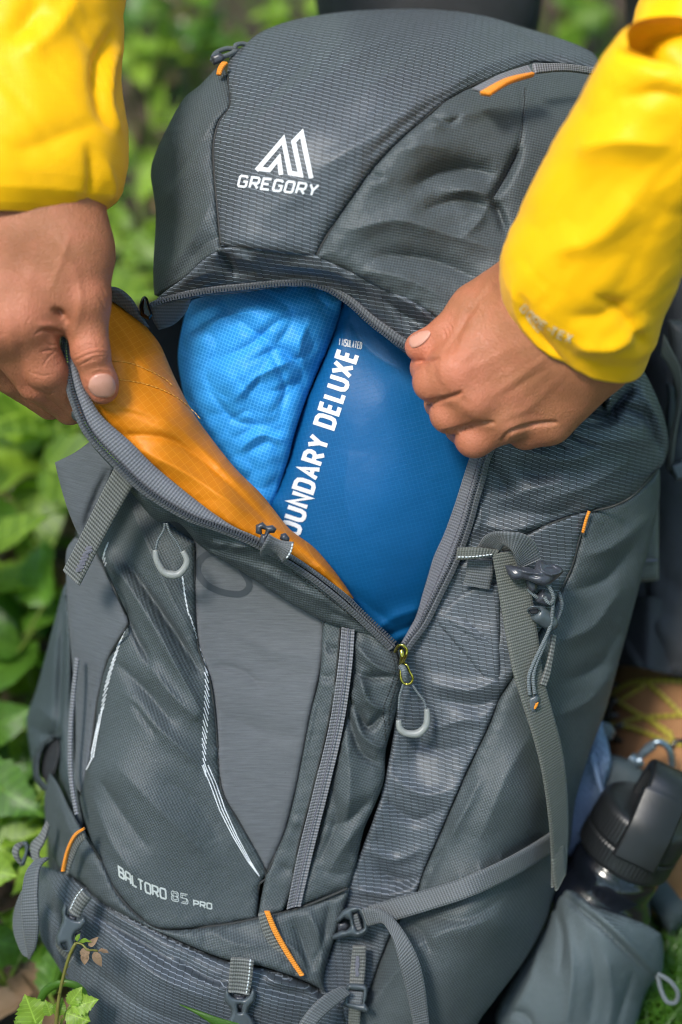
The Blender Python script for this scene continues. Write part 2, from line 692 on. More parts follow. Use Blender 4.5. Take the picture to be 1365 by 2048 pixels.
def quad_split(v, q):
    """one level of smooth quad subdivision"""
    e = np.sort(np.concatenate([q[:, [0, 1]], q[:, [1, 2]], q[:, [2, 3]], q[:, [3, 0]]]), 1)
    ue, inv = np.unique(e, axis=0, return_inverse=True)
    inv = inv.reshape(-1)
    n, m = len(v), len(q)
    nv = np.concatenate([v, v[ue].mean(1), v[q].mean(1)])
    ei = [n + inv[k * m:(k + 1) * m] for k in range(4)]
    f = n + len(ue) + np.arange(m)
    nq = np.concatenate([np.stack([q[:, 0], ei[0], f, ei[3]], 1), np.stack([ei[0], q[:, 1], ei[1], f], 1), np.stack([f, ei[1], q[:, 2], ei[2]], 1), np.stack([ei[3], f, ei[2], q[:, 3]], 1)])
    e = np.concatenate([nq[:, [0, 1]], nq[:, [1, 2]], nq[:, [2, 3]], nq[:, [3, 0]]])
    cnt = np.bincount(e.ravel(), minlength=len(nv)).astype(float)[:, None]
    for _ in range(2):
        s = np.zeros_like(nv)
        for k in range(3):
            s[:, k] = np.bincount(e[:, 0], nv[e[:, 1], k], len(nv)) + np.bincount(e[:, 1], nv[e[:, 0], k], len(nv))
        nv = nv * .5 + (s / cnt) * .5
    return nv, nq


def mesh_normals(v, q):
    n = np.cross(v[q[:, 2]] - v[q[:, 0]], v[q[:, 3]] - v[q[:, 1]])
    o = np.zeros_like(v)
    for k in range(4): np.add.at(o, q[:, k], n)
    return o / (np.linalg.norm(o, axis=1)[:, None] + 1e-15)

# ------------------------------------------------------------------ materials
class NT:
    def __init__(self, name):
        self.m = bpy.data.materials.new(name)
        self.m.use_nodes = True
        self.t = self.m.node_tree
        self.b = self.t.nodes['Principled BSDF']
        self.out = self.t.nodes['Material Output']
        self._uv = None

    def set(self, **k):
        for a, v in k.items():
            self.b.inputs[a.replace('_', ' ')].default_value = v
        return self

    def n(self, typ, **props):
        nd = self.t.nodes.new('ShaderNode' + typ)
        ins = props.pop('ins', {})
        for a, v in props.items(): setattr(nd, a, v)
        for a, v in ins.items(): self.plug(nd.inputs[a], v)
        return nd

    def plug(self, sock, v):
        if isinstance(v, bpy.types.NodeSocket): self.t.links.new(v, sock)
        else: sock.default_value = v

    def math(self, op, a, b=0.0, c=0.0):
        nd = self.t.nodes.new('ShaderNodeMath'); nd.operation = op
        for i, v in enumerate((a, b, c)):
            if i < len(nd.inputs): self.plug(nd.inputs[i], v)
        return nd.outputs[0]

    def uv(self):
        if self._uv is None:
            a = self.n('UVMap')
            s = self.n('SeparateXYZ', ins={0: a.outputs[0]})
            self._uv = (a.outputs[0], s.outputs[0], s.outputs[1])
        return self._uv

    def obj(self):
        return self.n('TexCoord').outputs['Object']

    def noise(self, vec, scale, detail=3.0, rough=.55, dist=0.0):
        nd = self.n('TexNoise', ins={'Vector': vec, 'Scale': scale, 'Detail': detail, 'Roughness': rough, 'Distortion': dist})
        return nd.outputs[0]

    def ramp(self, f, stops):
        nd = self.n('ValToRGB', ins={0: f})
        el = nd.color_ramp.elements
        while len(el) < len(stops): el.new(.5)
        for e, (p, c) in zip(el, stops):
            e.position = p; e.color = tuple(c) + (1,) if len(c) == 3 else c
        return nd.outputs[0]

    def mix(self, f, a, b):
        nd = self.n('Mix', data_type='RGBA')
        self.plug(nd.inputs[0], f)
        self.plug(nd.inputs[6], a if not isinstance(a, tuple) or len(a) == 4 else a + (1,))
        self.plug(nd.inputs[7], b if not isinstance(b, tuple) or len(b) == 4 else b + (1,))
        return nd.outputs[2]

    def col(self, c):
        self.plug(self.b.inputs['Base Color'], c if not isinstance(c, tuple) or len(c) == 4 else c + (1,))
        return self

    def bump(self, h, dist=0.0005, strength=1.0):
        prev = getattr(self, '_bump', None)
        nd = self.n('Bump', ins={'Height': h, 'Distance': dist, 'Strength': strength})
        if prev is not None: self.t.links.new(prev, nd.inputs['Normal'])
        self._bump = nd.outputs[0]
        self.plug(self.b.inputs['Normal'], nd.outputs[0])
        return self


def weave(m, p=0.85):
    _, u, v = m.uv()
    a = m.math('SINE', m.math('MULTIPLY', m.math('ADD', u, v), 2 * math.pi / p))
    b = m.math('SINE', m.math('MULTIPLY', m.math('SUBTRACT', u, v), 2 * math.pi / p))
    return m.math('ADD', m.math('MULTIPLY', a, .62), m.math('MULTIPLY', b, .38))


def mat_twill(name, col, rough=.56, var=.25, p=2.1):
    m = NT(name)
    uv, u, v = m.uv()
    w = weave(m, p)
    f = m.math('ADD', m.math('MULTIPLY', w, .5), .5)
    n = m.noise(uv, .06, 4)
    f = m.math('ADD', f, m.math('MULTIPLY', m.math('SUBTRACT', m.noise(uv, 1.1, 2), .5), .9))
    c = m.mix(f, tuple(x * .5 for x in col), tuple(x * 1.6 for x in col))
    c = m.mix(m.math('MULTIPLY', n, var * 2), c, tuple(x * .75 for x in col))
    # pale lint specks
    sp = m.n('TexVoronoi', ins={'Vector': uv, 'Scale': .11}).outputs['Distance']
    s = m.math('MULTIPLY', m.math('LESS_THAN', sp, .022), .55)
    c = m.mix(s, c, (.45, .46, .45))
    m.col(c)
    m.set(Roughness=rough - .04)
    m.b.inputs['Specular IOR Level'].default_value = .32
    m.bump(f, .0003, .6)
    m.bump(m.noise(uv, .06, 5, .62), .0028, .4)
    return m.m


def mat_hex(name, col, line=(.34, .38, .44)):
    """ripstop woven with long pale lines that step at each cell"""
    m = NT(name)
    uv, u0, v0 = m.uv()
    d = m.noise(uv, .035, 2)
    u = m.math('ADD', u0, m.math('MULTIPLY', d, 1.0))
    v = m.math('ADD', v0, m.math('MULTIPLY', m.noise(uv, .028, 2), 1.6))
    PU, PV = 4.4, 2.2
    cu = m.math('DIVIDE', u, PU)
    ci = m.math('FLOOR', cu)
    fu = m.math('SUBTRACT', cu, ci)
    par = m.math('MULTIPLY', m.math('MODULO', m.math('ABSOLUTE', ci), 2.0), .5)
    tilt = m.math('MULTIPLY', m.math('SUBTRACT', fu, .5), .35)
    rv = m.math('ADD', m.math('ADD', m.math('DIVIDE', v, PV), par), tilt)
    fr = m.math('ABSOLUTE', m.math('SUBTRACT', m.math('FRACT', rv), .5))
    ln = m.math('GREATER_THAN', fr, .5 - .055)
    tick = m.math('LESS_THAN', fu, .08)
    n = m.noise(uv, .05, 4)
    w = weave(m, .7)
    c = m.mix(m.math('ADD', m.math('MULTIPLY', w, .25), .5), tuple(x * .75 for x in col), tuple(x * 1.25 for x in col))
    c = m.mix(m.math('MULTIPLY', n, .5), c, tuple(x * .8 for x in col))
    c = m.mix(m.math('MULTIPLY', tick, .8), c, (.012, .011, .011))
    br = m.math('MULTIPLY', ln, m.math('ADD', m.math('MULTIPLY', m.noise(uv, .5, 2), .8), .3))
    c = m.mix(br, c, line)
    m.col(c)
    m.set(Roughness=.48)
    m.b.inputs['Specular IOR Level'].default_value = .32
    m.bump(m.math('SUBTRACT', ln, tick), .00008, .4)
    m.bump(m.noise(uv, .06, 4, .6), .0022, .4)
    return m.m


def mat_heather(name, col, ang=8):
    m = NT(name)
    uv, u, v = m.uv()
    mp = m.n('Mapping', ins={'Vector': uv, 'Rotation': (0, 0, math.radians(ang)), 'Scale': (.07, .95, 1)}).outputs[0]
    st = m.noise(mp, 1.0, 3, .7)
    w = weave(m, .8)
    st = m.ramp(st, [(.33, (0, 0, 0)), (.67, (1, 1, 1))])
    c = m.mix(st, tuple(x * .80 for x in col), tuple(x * 1.18 for x in col))
    c = m.mix(m.math('MULTIPLY', m.math('ADD', w, 1.0), .18), c, tuple(x * 1.5 for x in col))
    sp = m.n('TexVoronoi', ins={'Vector': uv, 'Scale': .05}).outputs['Distance']
    c = m.mix(m.math('MULTIPLY', m.math('LESS_THAN', sp, .045), .5), c, tuple(x * .4 for x in col))
    m.col(c)
    m.set(Roughness=.8, Sheen_Weight=.06)
    m.b.inputs['Specular IOR Level'].default_value = .2
    m.bump(st, .0002, .5)
    m.bump(m.noise(uv, .04, 3), .002, .25)
    return m.m


def mat_web(name, col, p=1.7, contrast=.55, along=True):
    m = NT(name)
    uv, u, v = m.uv()
    a = m.math('ADD', m.math('MULTIPLY', m.math('SINE', m.math('MULTIPLY', v, 2 * math.pi / p)), .5), .5)
    b = m.math('ADD', m.math('MULTIPLY', m.math('SINE', m.math('MULTIPLY', u, 2 * math.pi / 1.3)), .5), .5)
    h = m.math('ADD', m.math('MULTIPLY', a, .7), m.math('MULTIPLY', b, .3))
    c = m.mix(h, tuple(x * (1 - contrast) for x in col), tuple(x * (1 + contrast) for x in col))
    c = m.mix(m.math('MULTIPLY', m.noise(uv, .08, 3), .4), c, tuple(x * .75 for x in col))
    m.col(c)
    m.set(Roughness=.6, Sheen_Weight=.15)
    m.bump(h, .0004, .7)
    return m.m


def mat_grid(name, col, line, p=2.6, lw=.09, rough=.42, bump=.0015, trans=0.0, fine=True, nscale=.12):
    m = NT(name)
    uv, u, v = m.uv()
    fu = m.math('FRACT', m.math('DIVIDE', u, p)); fv = m.math('FRACT', m.math('DIVIDE', v, p))
    l = m.math('MAXIMUM', m.math('LESS_THAN', fu, lw), m.math('LESS_THAN', fv, lw))
    c = m.mix(m.math('MULTIPLY', m.noise(uv, .045, 3), .5), col, tuple(x * .78 for x in col))
    c = m.mix(m.math('MULTIPLY', l, .55), c, line)
    if fine:
        c = m.mix(m.math('MULTIPLY', m.math('ADD', weave(m, .7), 1.0), .12), c, line)
    m.col(c)
    m.set(Roughness=rough)
    m.b.inputs['Specular IOR Level'].default_value = .26
    m.bump(l, .0001, .5)
    m.bump(m.noise(uv, nscale, 4, .6), bump, .4)
    return m.m


def mat_plain(name, col, rough=.45, var=.15, nscale=30.0, bump=0.0, bscale=200.0, metal=0.0, coat=0.0, spec=.5):
    m = NT(name)
    o = m.obj()
    n = m.noise(o, nscale, 4)
    m.col(m.mix(n, tuple(x * (1 - var) for x in col), tuple(min(1, x * (1 + var)) for x in col)))
    m.set(Roughness=rough, Metallic=metal, Coat_Weight=coat)
    m.b.inputs['Specular IOR Level'].default_value = spec
    m.plug(m.b.inputs['Roughness'], m.math('ADD', m.math('MULTIPLY', m.noise(o, nscale * 5, 3), .2), rough - .1))
    if bump: m.bump(m.noise(o, bscale, 4), bump, .6)
    return m.m


def mat_jacket():
    m = NT('yellow shell')
    o = m.obj()
    uv, u, v = m.uv()
    n = m.noise(o, 14, 4)
    c = m.mix(n, (.86, .42, .0003), (.91, .48, .0006))
    w = m.math('ADD', m.math('MULTIPLY', m.math('SINE', m.math('MULTIPLY', v, 2 * math.pi / 1.3)), .5), .5)
    m.col(m.mix(m.math('MULTIPLY', w, .16), c, (.76, .38, .001)))
    m.set(Roughness=.42, Sheen_Weight=.08)
    m.b.inputs['Specular IOR Level'].default_value = .18
    gu = m.math('FRACT', m.math('DIVIDE', u, 3.2)); gv = m.math('FRACT', m.math('DIVIDE', v, 3.2))
    m.bump(m.math('ADD', m.math('LESS_THAN', gu, .15), m.math('LESS_THAN', gv, .15)), .00012, .5)
    m.bump(w, .00008, .5)
    m.bump(m.noise(o, 60, 4, .6, .4), .0008, .3)
    m.bump(m.noise(o, 16, 3, .5, .6), .004, .3)
    return m.m


def mat_skin():
    m = NT('skin')
    o = m.obj()
    n1 = m.noise(o, 30, 4); n2 = m.noise(o, 220, 3, .6)
    at = m.n('Attribute', attribute_name='flush')
    c = m.mix(n1, (.31, .118, .054), (.43, .178, .090))
    c = m.mix(m.math('MULTIPLY', n2, .35), c, (.20, .075, .035))
    c = m.mix(at.outputs['Fac'], c, (.54, .160, .095))
    n3 = m.ramp(m.noise(o, 75, 4, .65), [(.42, (0, 0, 0)), (.66, (1, 1, 1))])
    c = m.mix(m.math('MULTIPLY', n3, .32), c, (.50, .165, .10))
    m.col(c)
    m.set(Roughness=.47, Subsurface_Weight=.05, Subsurface_Scale=.004)
    m.b.inputs['Subsurface Radius'].default_value = (1.0, .35, .2)
    m.b.inputs['Specular IOR Level'].default_value = .32
    vo = m.n('TexVoronoi', feature='DISTANCE_TO_EDGE', ins={'Vector': o, 'Scale': 560.0}).outputs['Distance']
    mp = m.n('Mapping', ins={'Vector': o, 'Rotation': (.3, .2, .6), 'Scale': (900, 260, 500)}).outputs[0]
    m.bump(m.math('MINIMUM', vo, .18), .0009, .8)
    m.bump(m.noise(mp, 1.0, 3), .0007, .5)
    m.bump(m.noise(o, 110, 4), .0008, .3)
    return m.m


def mat_leaf(name, a, b, gloss=.38):
    m = NT(name)
    uv, u, v = m.uv()
    inf = m.n('ObjectInfo').outputs['Random']
    o = m.obj()
    c = m.mix(inf, tuple(x * .7 for x in a), b)
    c = m.mix(m.math('MULTIPLY', m.noise(o, 60, 4), .8), c, tuple(x * .5 for x in a))
    c = m.mix(m.ramp(m.noise(o, 45, 5, .7), [(.66, (0, 0, 0)), (.72, (.7, .7, .7))]), c, (.14, .10, .03))
    # veins: herringbone either side of the midrib
    au = m.math('ABSOLUTE', u)
    vn = m.math('FRACT', m.math('ADD', m.math('MULTIPLY', v, 7.0), m.math('MULTIPLY', au, -3.6)))
    vein = m.math('MAXIMUM', m.math('LESS_THAN', m.math('ABSOLUTE', m.math('SUBTRACT', vn, .5)), .05), m.math('LESS_THAN', au, .02))
    c = m.mix(m.math('MULTIPLY', vein, .45), c, tuple(min(1, x * 1.7 + .02) for x in b))
    m.col(c)
    m.set(Roughness=gloss)
    m.bump(m.math('SUBTRACT', m.noise(o, 90, 3), vein), .0012, .5)
    tr = m.n('BsdfTranslucent', ins={'Color': m.mix(inf, tuple(min(1, x * 1.5) for x in a), tuple(min(1, x * 1.7) for x in b))})
    ms = m.n('MixShader', ins={0: .38, 1: m.b.outputs[0], 2: tr.outputs[0]})
    m.t.links.new(ms.outputs[0], m.out.inputs[0])
    return m.m


M = {}
M['twill'] = mat_twill('grey twill', (.058, .070, .075))
M['twill_dark'] = mat_twill('dark grey twill', (.030, .037, .042))
M['twill_soft'] = mat_twill('soft side twill', (.050, .066, .072), p=1.1)
M['hex'] = mat_hex('line ripstop', (.052, .062, .072))
M['heather'] = mat_heather('heather stretch', (.090, .096, .104))
M['heather_side'] = mat_heather('heather stretch side', (.078, .086, .096), -6)
M['web'] = mat_web('webbing', (.082, .090, .096))
M['web_rib'] = mat_web('ribbed webbing', (.10, .104, .098), 2.2, .85)
M['web_olive'] = mat_web('olive grey webbing', (.074, .080, .070), 1.7, .55)
M['tape'] = mat_web('zipper tape', (.125, .130, .148), 1.8, .4)
M['tape_dark'] = mat_web('dark zipper tape', (.075, .080, .090), 1.8, .5)
M['coil'] = mat_plain('coil zipper', (.035, .037, .045), .38, .2)
M['coil_grey'] = mat_web('reverse coil zipper', (.135, .138, .152), 1.9, .85)
M['pocket'] = mat_twill('pale stretch weave', (.078, .100, .108), p=1.5, rough=.8)
M['orange'] = mat_grid('orange ripstop lining', (.60, .180, .003), (.68, .26, .02), 3.4, .10, .50, .0012)
M['orange_cord'] = mat_web('orange piping', (.72, .23, .004), 1.4, .25)
M['sky_blue'] = mat_grid('bright blue ripstop', (.004, .225, .66), (.11, .46, .86), 2.1, .2, .55, .0012, fine=True, nscale=.09)
M['deep_blue'] = mat_grid('deep blue ripstop', (.0005, .080, .235), (.010, .13, .32), 2.5, .08, .52, .001)
M['print_white'] = mat_plain('white print', (.68, .70, .73), .45, .08, 60)
M['print_pale'] = mat_plain('pale grey print', (.42, .45, .44), .45, .1, 60)
M['print_silver'] = mat_plain('silver print', (.62, .58, .42), .3, .3, 300, spec=.8)
M['print_dark'] = mat_plain('dark grey print', (.028, .033, .040), .5, .1, 60)
M['thread'] = mat_plain('dark thread', (.018, .02, .02), .7)
M['thread_white'] = mat_plain('white thread', (.60, .64, .66), .7)
M['thread_orange'] = mat_plain('orange thread', (.82, .40, .06), .7)
M['thread_grey'] = mat_plain('grey thread', (.10, .10, .125), .7)
M['plastic'] = mat_plain('grey plastic', (.060, .074, .084), .36, .12, 80)
M['plastic_dark'] = mat_plain('dark plastic', (.042, .046, .058), .30, .12, 80)
M['pull'] = mat_plain('rubbery grey pull', (.22, .23, .22), .42, .08, 80)
M['cordgrey'] = mat_web('grey cord', (.10, .12, .13), 1.0, .5)
M['brass'] = mat_plain('brass', (.62, .50, .10), .22, .15, 200, metal=1.0)
M['gunmetal'] = mat_plain('black metal', (.05, .05, .05), .2, .2, 200, metal=1.0)
M['dark'] = mat_plain('dark opening shade', (.014, .015, .018), .8)  # near-black colour standing in for shade inside openings
M['jacket'] = mat_jacket()
M['skin'] = mat_skin()
M['nail'] = mat_plain('fingernail', (.52, .255, .185), .30, .05, 40, spec=.5)
M['trousers'] = mat_plain('dark trousers', (.023, .024, .027), .75, .25, 40, .0008, 120)
M['suede'] = mat_plain('tan suede', (.28, .132, .050), .85, .3, 35, .001, 150)
M['lace'] = mat_web('yellow black lace', (.36, .29, .02), 5.0, .6)
M['rubber'] = mat_plain('black rubber', (.02, .02, .02), .7)
M['cap'] = mat_plain('matt black plastic', (.009, .010, .011), .42, .1, 60)
M['steel'] = mat_plain('dark glossy bottle', (.004, .005, .008), .14, .1, 60, coat=.4, spec=.6)
M['mesh_blue'] = mat_plain('pale blue back mesh', (.14, .20, .30), .8, .2, 60)
M['alloy'] = mat_plain('grey alloy', (.20, .25, .29), .3, .1, 60, metal=.8)
M['hair'] = mat_plain('dark hair', (.015, .010, .007), .5, .3, 150, .002, 300)
M['leaf_light'] = mat_leaf('light leaf', (.16, .30, .02), (.34, .50, .05), .45)  # albedo raised so the colour itself carries the dappled sun
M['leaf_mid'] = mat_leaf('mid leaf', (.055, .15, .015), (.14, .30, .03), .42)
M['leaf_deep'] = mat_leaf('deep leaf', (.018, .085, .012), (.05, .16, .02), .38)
M['blade'] = mat_leaf('grass blade', (.055, .15, .015), (.10, .24, .02), .4)
M['stem'] = mat_plain('green stem', (.12, .17, .02), .5, .3, 40)
M['stem_olive'] = mat_plain('olive stem', (.13, .12, .02), .5, .4, 60)
M['twig'] = mat_plain('brown twig', (.10, .068, .045), .85, .4, 60, .001, 200)
M['deadleaf'] = mat_plain('dead leaf', (.20, .125, .07), .75, .4, 40, .001, 120)
M['paleleaf'] = mat_plain('bleached dead leaf', (.55, .50, .42), .7, .3, 40, .001, 120)

g = NT('forest floor')
o = g.obj()
n1 = g.noise(o, 5, 6, .65); n2 = g.noise(o, 28, 6, .7); n3 = g.noise(o, 1.6, 4)
c = g.mix(n2, (.010, .007, .005), (.085, .050, .028))
vo = g.n('TexVoronoi', ins={'Vector': o, 'Scale': 40.0})
c = g.mix(g.ramp(vo.outputs['Distance'], [(.0, (.5, .5, .5)), (.35, (0, 0, 0))]), c, (.13, .075, .04))
c = g.mix(g.ramp(n1, [(.50, (0, 0, 0)), (.62, (.9, .9, .9))]), c, (.035, .075, .010))
g.col(c); g.set(Roughness=.9)
g.bump(n2, .03, .8); g.bump(g.noise(o, 120, 5, .7), .006, .7)
M['floor'] = g.m

# ================================================================== forest floor
gm = bmesh.new()
bmesh.ops.create_grid(gm, x_segments=120, y_segments=120, size=1.0)
for v in gm.verts:
    x, y = v.co.x, v.co.y
    v.co.x = math.copysign(abs(x) ** 2.2, x) * 60
    v.co.y = math.copysign(abs(y) ** 2.2, y) * 60 + .3
for v in gm.verts:
    r = math.hypot(v.co.x, v.co.y)
    v.co.z = -.012 + .03 * float(fbm(np.array([v.co.x]), np.array([v.co.y]), .35, 3)[0]) * min(1, r / .5) + (.35 * float(fbm(np.array([v.co.x]), np.array([v.co.y]), 6, 2)[0]) if r > 3 else 0)
me = bpy.data.meshes.new('ground'); gm.to_mesh(me); gm.free()
me.polygons.foreach_set('use_smooth', [True] * len(me.polygons))
tag(link('ground', me, M['floor']), kind='structure')

# ================================================================== the backpack
pack = thing('backpack', 'large grey hiking backpack standing open, front flap pulled aside over an orange lining', 'backpack')

body_z = tps([
    (60,1450,-95),(75,1650,-70),(90,1850,-30),(150,2000,-10),
    (130,1100,-45),(160,1300,-32),(175,1550,-10),(200,1750,5),
    (300,1100,-8),(300,1300,2),(300,1600,16),(300,1850,14),
    (450,1250,-2),(450,1500,6),(450,1700,12),(450,1860,12),
    (600,1300,2),(600,1600,8),(600,1850,10),
    (720,1350,14),(720,1600,14),(720,1800,8),
    (800,1300,4),(850,1500,0),(800,1750,0),(740,1950,2),
    (900,1150,4),(1000,1200,6),(1000,1400,12),(1100,1300,8),(950,1650,20),(1000,1850,24),(1080,1600,8),
    (1150,1100,2),(1230,1100,-14),(1300,1050,-45),(1240,1300,-48),(1180,1480,-48),(1150,1600,-50),(1110,1780,-45),(1050,1900,-20),(980,2030,-5),
    (850,1950,30),(850,2048,22),(850,2150,0),
    (300,2000,28),(450,2000,30),(560,2000,26),(660,2030,10),(400,2150,0),
    (970,950,16),(1100,950,20),(1200,900,10),(1280,870,-15),(1330,880,-55),(1320,960,-50),(1000,800,26),(900,760,26),(1180,780,0)])
lid_z = tps([
    (450,150,-30),(520,70,-55),(640,32,-80),(850,20,-95),(1050,55,-85),(1190,110,-70),(470,300,28),(560,250,38),(700,200,36),
    (850,150,26),(900,80,-20),(700,100,-4),(550,480,50),(630,512,50),(450,480,42),(750,420,52),(900,300,40),(1050,250,20),
    (1200,300,5),(900,600,46),(750,560,50),(1050,560,44),(1000,400,32),(1200,560,30),(310,350,-35),(310,480,-25),(312,590,-12),
    (380,250,-12),(380,420,12),(370,550,25),(440,138,-28),(1195,150,-50),(1260,400,-40)])

# --- hull behind the panels: gives the pack its depth from any side
sil = smooth_closed([(470,130),(560,60),(700,32),(880,30),(1050,70),(1180,130),(1230,300),(1240,560),(1260,760),(1310,870),(1290,1000),
    (1250,1200),(1200,1400),(1150,1560),(1110,1750),(1060,1880),(980,2000),(900,2180),(650,2230),(350,2230),(190,2100),(120,1950),(90,1800),
    (90,1600),(85,1450),(130,1250),(160,1000),(250,900),(300,700),(330,500),(330,380),(400,220)], 18)
cx, cy = sil.mean(0)
rings = []
for zz, sc in ((-75, .95), (-110, .99), (-170, .97), (-235, .9), (-262, .7)):
    q = np.stack([cx + (sil[:, 0] - cx) * sc, cy + (sil[:, 1] - cy) * sc], -1)
    rings.append(pc(q[:, 0], q[:, 1], np.full(len(q), zz)))
n = len(sil)
V = np.concatenate(rings + [rings[-1].mean(0)[None], rings[0].mean(0)[None]])
Fh = []
for r in range(4):
    for k in range(n):
        k2 = (k + 1) % n
        Fh.append((r*n+k, r*n+k2, (r+1)*n+k2, (r+1)*n+k))
for k in range(n):
    Fh.append((4*n+k, 4*n+(k+1) % n, 5*n)); Fh.append(((k+1) % n, k, 5*n+1))
hull = link('pack_shell', mesh('pack_shell', to_world(V), Fh, uv_of(V)), M['twill_dark'], pack)

# --- lid
lid_c = [(455,150),(460,112),(487,92),(520,66),(570,45),(640,30),(720,21),(850,18),(960,30),(1050,55),(1130,80),(1185,105),(1200,128),
         (1195,142),(1150,131),(1080,123),(1060,126),(960,165),(900,196),(850,236),(760,320),(700,400),(655,470),(631,515),(530,502),(443,492),
         (436,430),(429,350),(427,290),(437,245),(461,210)]
lid = panel('lid', lid_c, lid_z, M['hex'], pack, puff=(5, 34), pucker=.8, thick=9, step=4.5, rot=4,
    folds=[([(470,280),(560,200),(640,130),(700,60)], 16, 3.2), ([(455,262),(540,190),(610,130)], 9, -2.6), ([(600,200),(700,120),(800,60)], 18, 2.6),
           ([(720,260),(800,190),(900,120)], 20, -3.0), ([(700,210),(800,130),(860,90)], 20, 2.8), ([(650,330),(760,260),(850,190)], 22, 2.5),
           ([(880,190),(960,140),(1060,105),(1150,118)], 16, 4.0), ([(1030,60),(1080,90),(1120,120)], 8, -2.5), ([(560,60),(620,70),(700,50)], 14, 2.2),
           ([(740,310),(860,210),(980,140)], 13, -2.4)],
    noise=[(1.5, dict(s=110, oct=3, ang=-42, stretch=2.6)), (.7, dict(s=46, oct=2, ang=-38, stretch=1.8, off=7))])
lidr = panel('lid_side_panel', [(631,515),(655,470),(700,400),(760,320),(850,236),(900,196),(960,165),(1060,126),(1080,123),(1150,131),(1195,142),
    (1240,200),(1262,330),(1268,470),(1240,570),(1180,640),(1040,650),(900,648),(880,640),(845,618),(780,588),(700,545)],
    lid_z, M['twill'], lid, puff=(6, 30), pucker=1.3, thick=9, step=4.5, rot=-35,
    folds=[([(835,370),(880,345),(940,338),(985,350)], 22, -9), ([(985,395),(1010,360),(1040,300)], 10, -7), ([(985,395),(940,380),(900,384)], 16, 5),
           ([(985,395),(1000,430),(1010,460)], 9, -8), ([(985,395),(960,440),(930,470)], 14, 4), ([(850,420),(920,400),(985,420)], 16, -5),
           ([(700,460),(800,440),(900,470),(1000,500)], 26, 6), ([(760,510),(860,520),(960,560)], 20, -6), ([(870,250),(930,230),(1000,215)], 16, 3),
           ([(870,235),(900,245),(920,232)], 8, -4), ([(1040,170),(1045,230),(1035,300),(985,395)], 5, -2.2), ([(740,540),(820,560),(900,600)], 18, 4),
           ([(800,300),(850,290),(900,300)], 25, 3), ([(740,350),(765,355)], 8, -3)],
    noise=[(2.2, dict(s=130, oct=3, ang=-25, stretch=1.6)), (.5, dict(s=40, oct=2, off=3))])
lidl = panel('lid_side_panel', [(455,150),(461,210),(437,245),(427,290),(429,350),(436,430),(443,492),(456,499),(410,522),(369,560),(318,593),
    (309,590),(307,540),(311,460),(312,420),(306,380),(302,345),(310,310),(340,245),(370,195),(400,170),(437,132)],
    lid_z, M['twill'], lid, puff=(8, 40), pucker=1.0, thick=9, step=4.5, rot=25,
    folds=[([(420,250),(380,330),(330,400)], 22, 4), ([(440,470),(400,500),(350,560)], 20, -5), ([(425,400),(390,470),(340,540)], 16, 5),
           ([(430,260),(400,290),(340,370)], 14, -3.5)],
    noise=[(1.6, dict(s=110, oct=2, ang=55, stretch=1.8))])
SL = Surf([lid, lidr, lidl])
# seam cords and stitches round the lid
cord('seam_piping', [(x, y, SL.z(x, y) + .1) for x, y in [(633,512),(657,468),(702,398),(762,318),(852,234),(902,195),(962,164),(1060,127)]], .9, M['thread'], lid, 6)
cord('seam_piping', [(x, y, SL.z(x, y) + .1) for x, y in [(443,488),(437,430),(430,350),(428,292),(438,247),(460,212),(457,155)]], .9, M['thread'], lid, 6)
stitches('stitching', [(1050,175),(1047,230),(1036,300),(988,392)], SL, M['thread'], lid, 6, 2)
strip('zipper_garage', [(960,186,38),(1010,160,30),(1062,148,22)], [(982,189,40),(1021,165,32),(1069,150,22)], M['orange_cord'], lid, thick=3, lift=14)
strip('zipper_garage', [(945,178,36),(1000,150,30),(1055,132,20)], [(978,188,42),(1018,163,36),(1066,150,26)], M['tape'], lid, thick=2, lift=8.5)
strip('lid_zipper', [(1066,128,14),(1130,128,-2),(1200,138,-30)], [(1070,148,16),(1130,143,0),(1200,152,-28)], M['coil_grey'], lid, thick=2, lift=7)
strip('zipper_garage', [(434,150,-26),(437,136,-28),(444,126,-30)], [(442,150,-24),(447,136,-26),(456,126,-28)], M['orange_cord'], lid, thick=2, lift=5)
zc = thing('lid_buckle', None, None); zc.parent = pack
cord('cord_loop', [(425,122,-40),(432,106,-42),(455,97,-46),(475,100,-48),(462,108,-40),(440,116,-36),(428,126,-38)], 1.5, M['cordgrey'], zc, 7)
cord('cord_loop', [(470,100,-46),(472,90,-46),(486,87,-50),(500,92,-52)], 1.4, M['cordgrey'], zc, 7)
panel('buckle_body', [(421,112),(438,104),(452,112),(446,124),(428,130)], -34, M['plastic_dark'], zc, puff=(2, 8), thick=5, step=3)

# logo and lettering on the lid
def L1(X, Y): return (380 + X / 4.266, 200 + Y / 4.266)
LG = [([L1(590,588), L1(680,600), L1(764,498), L1(782,640)], 8.6, False),
      ([L1(574,603), L1(800,340), L1(858,624), L1(948,640), L1(888,358), L1(957,288), L1(1037,668)], 8.8, False)]
print_strokes('logo', LG, SL, M['print_white'], lid, .5)

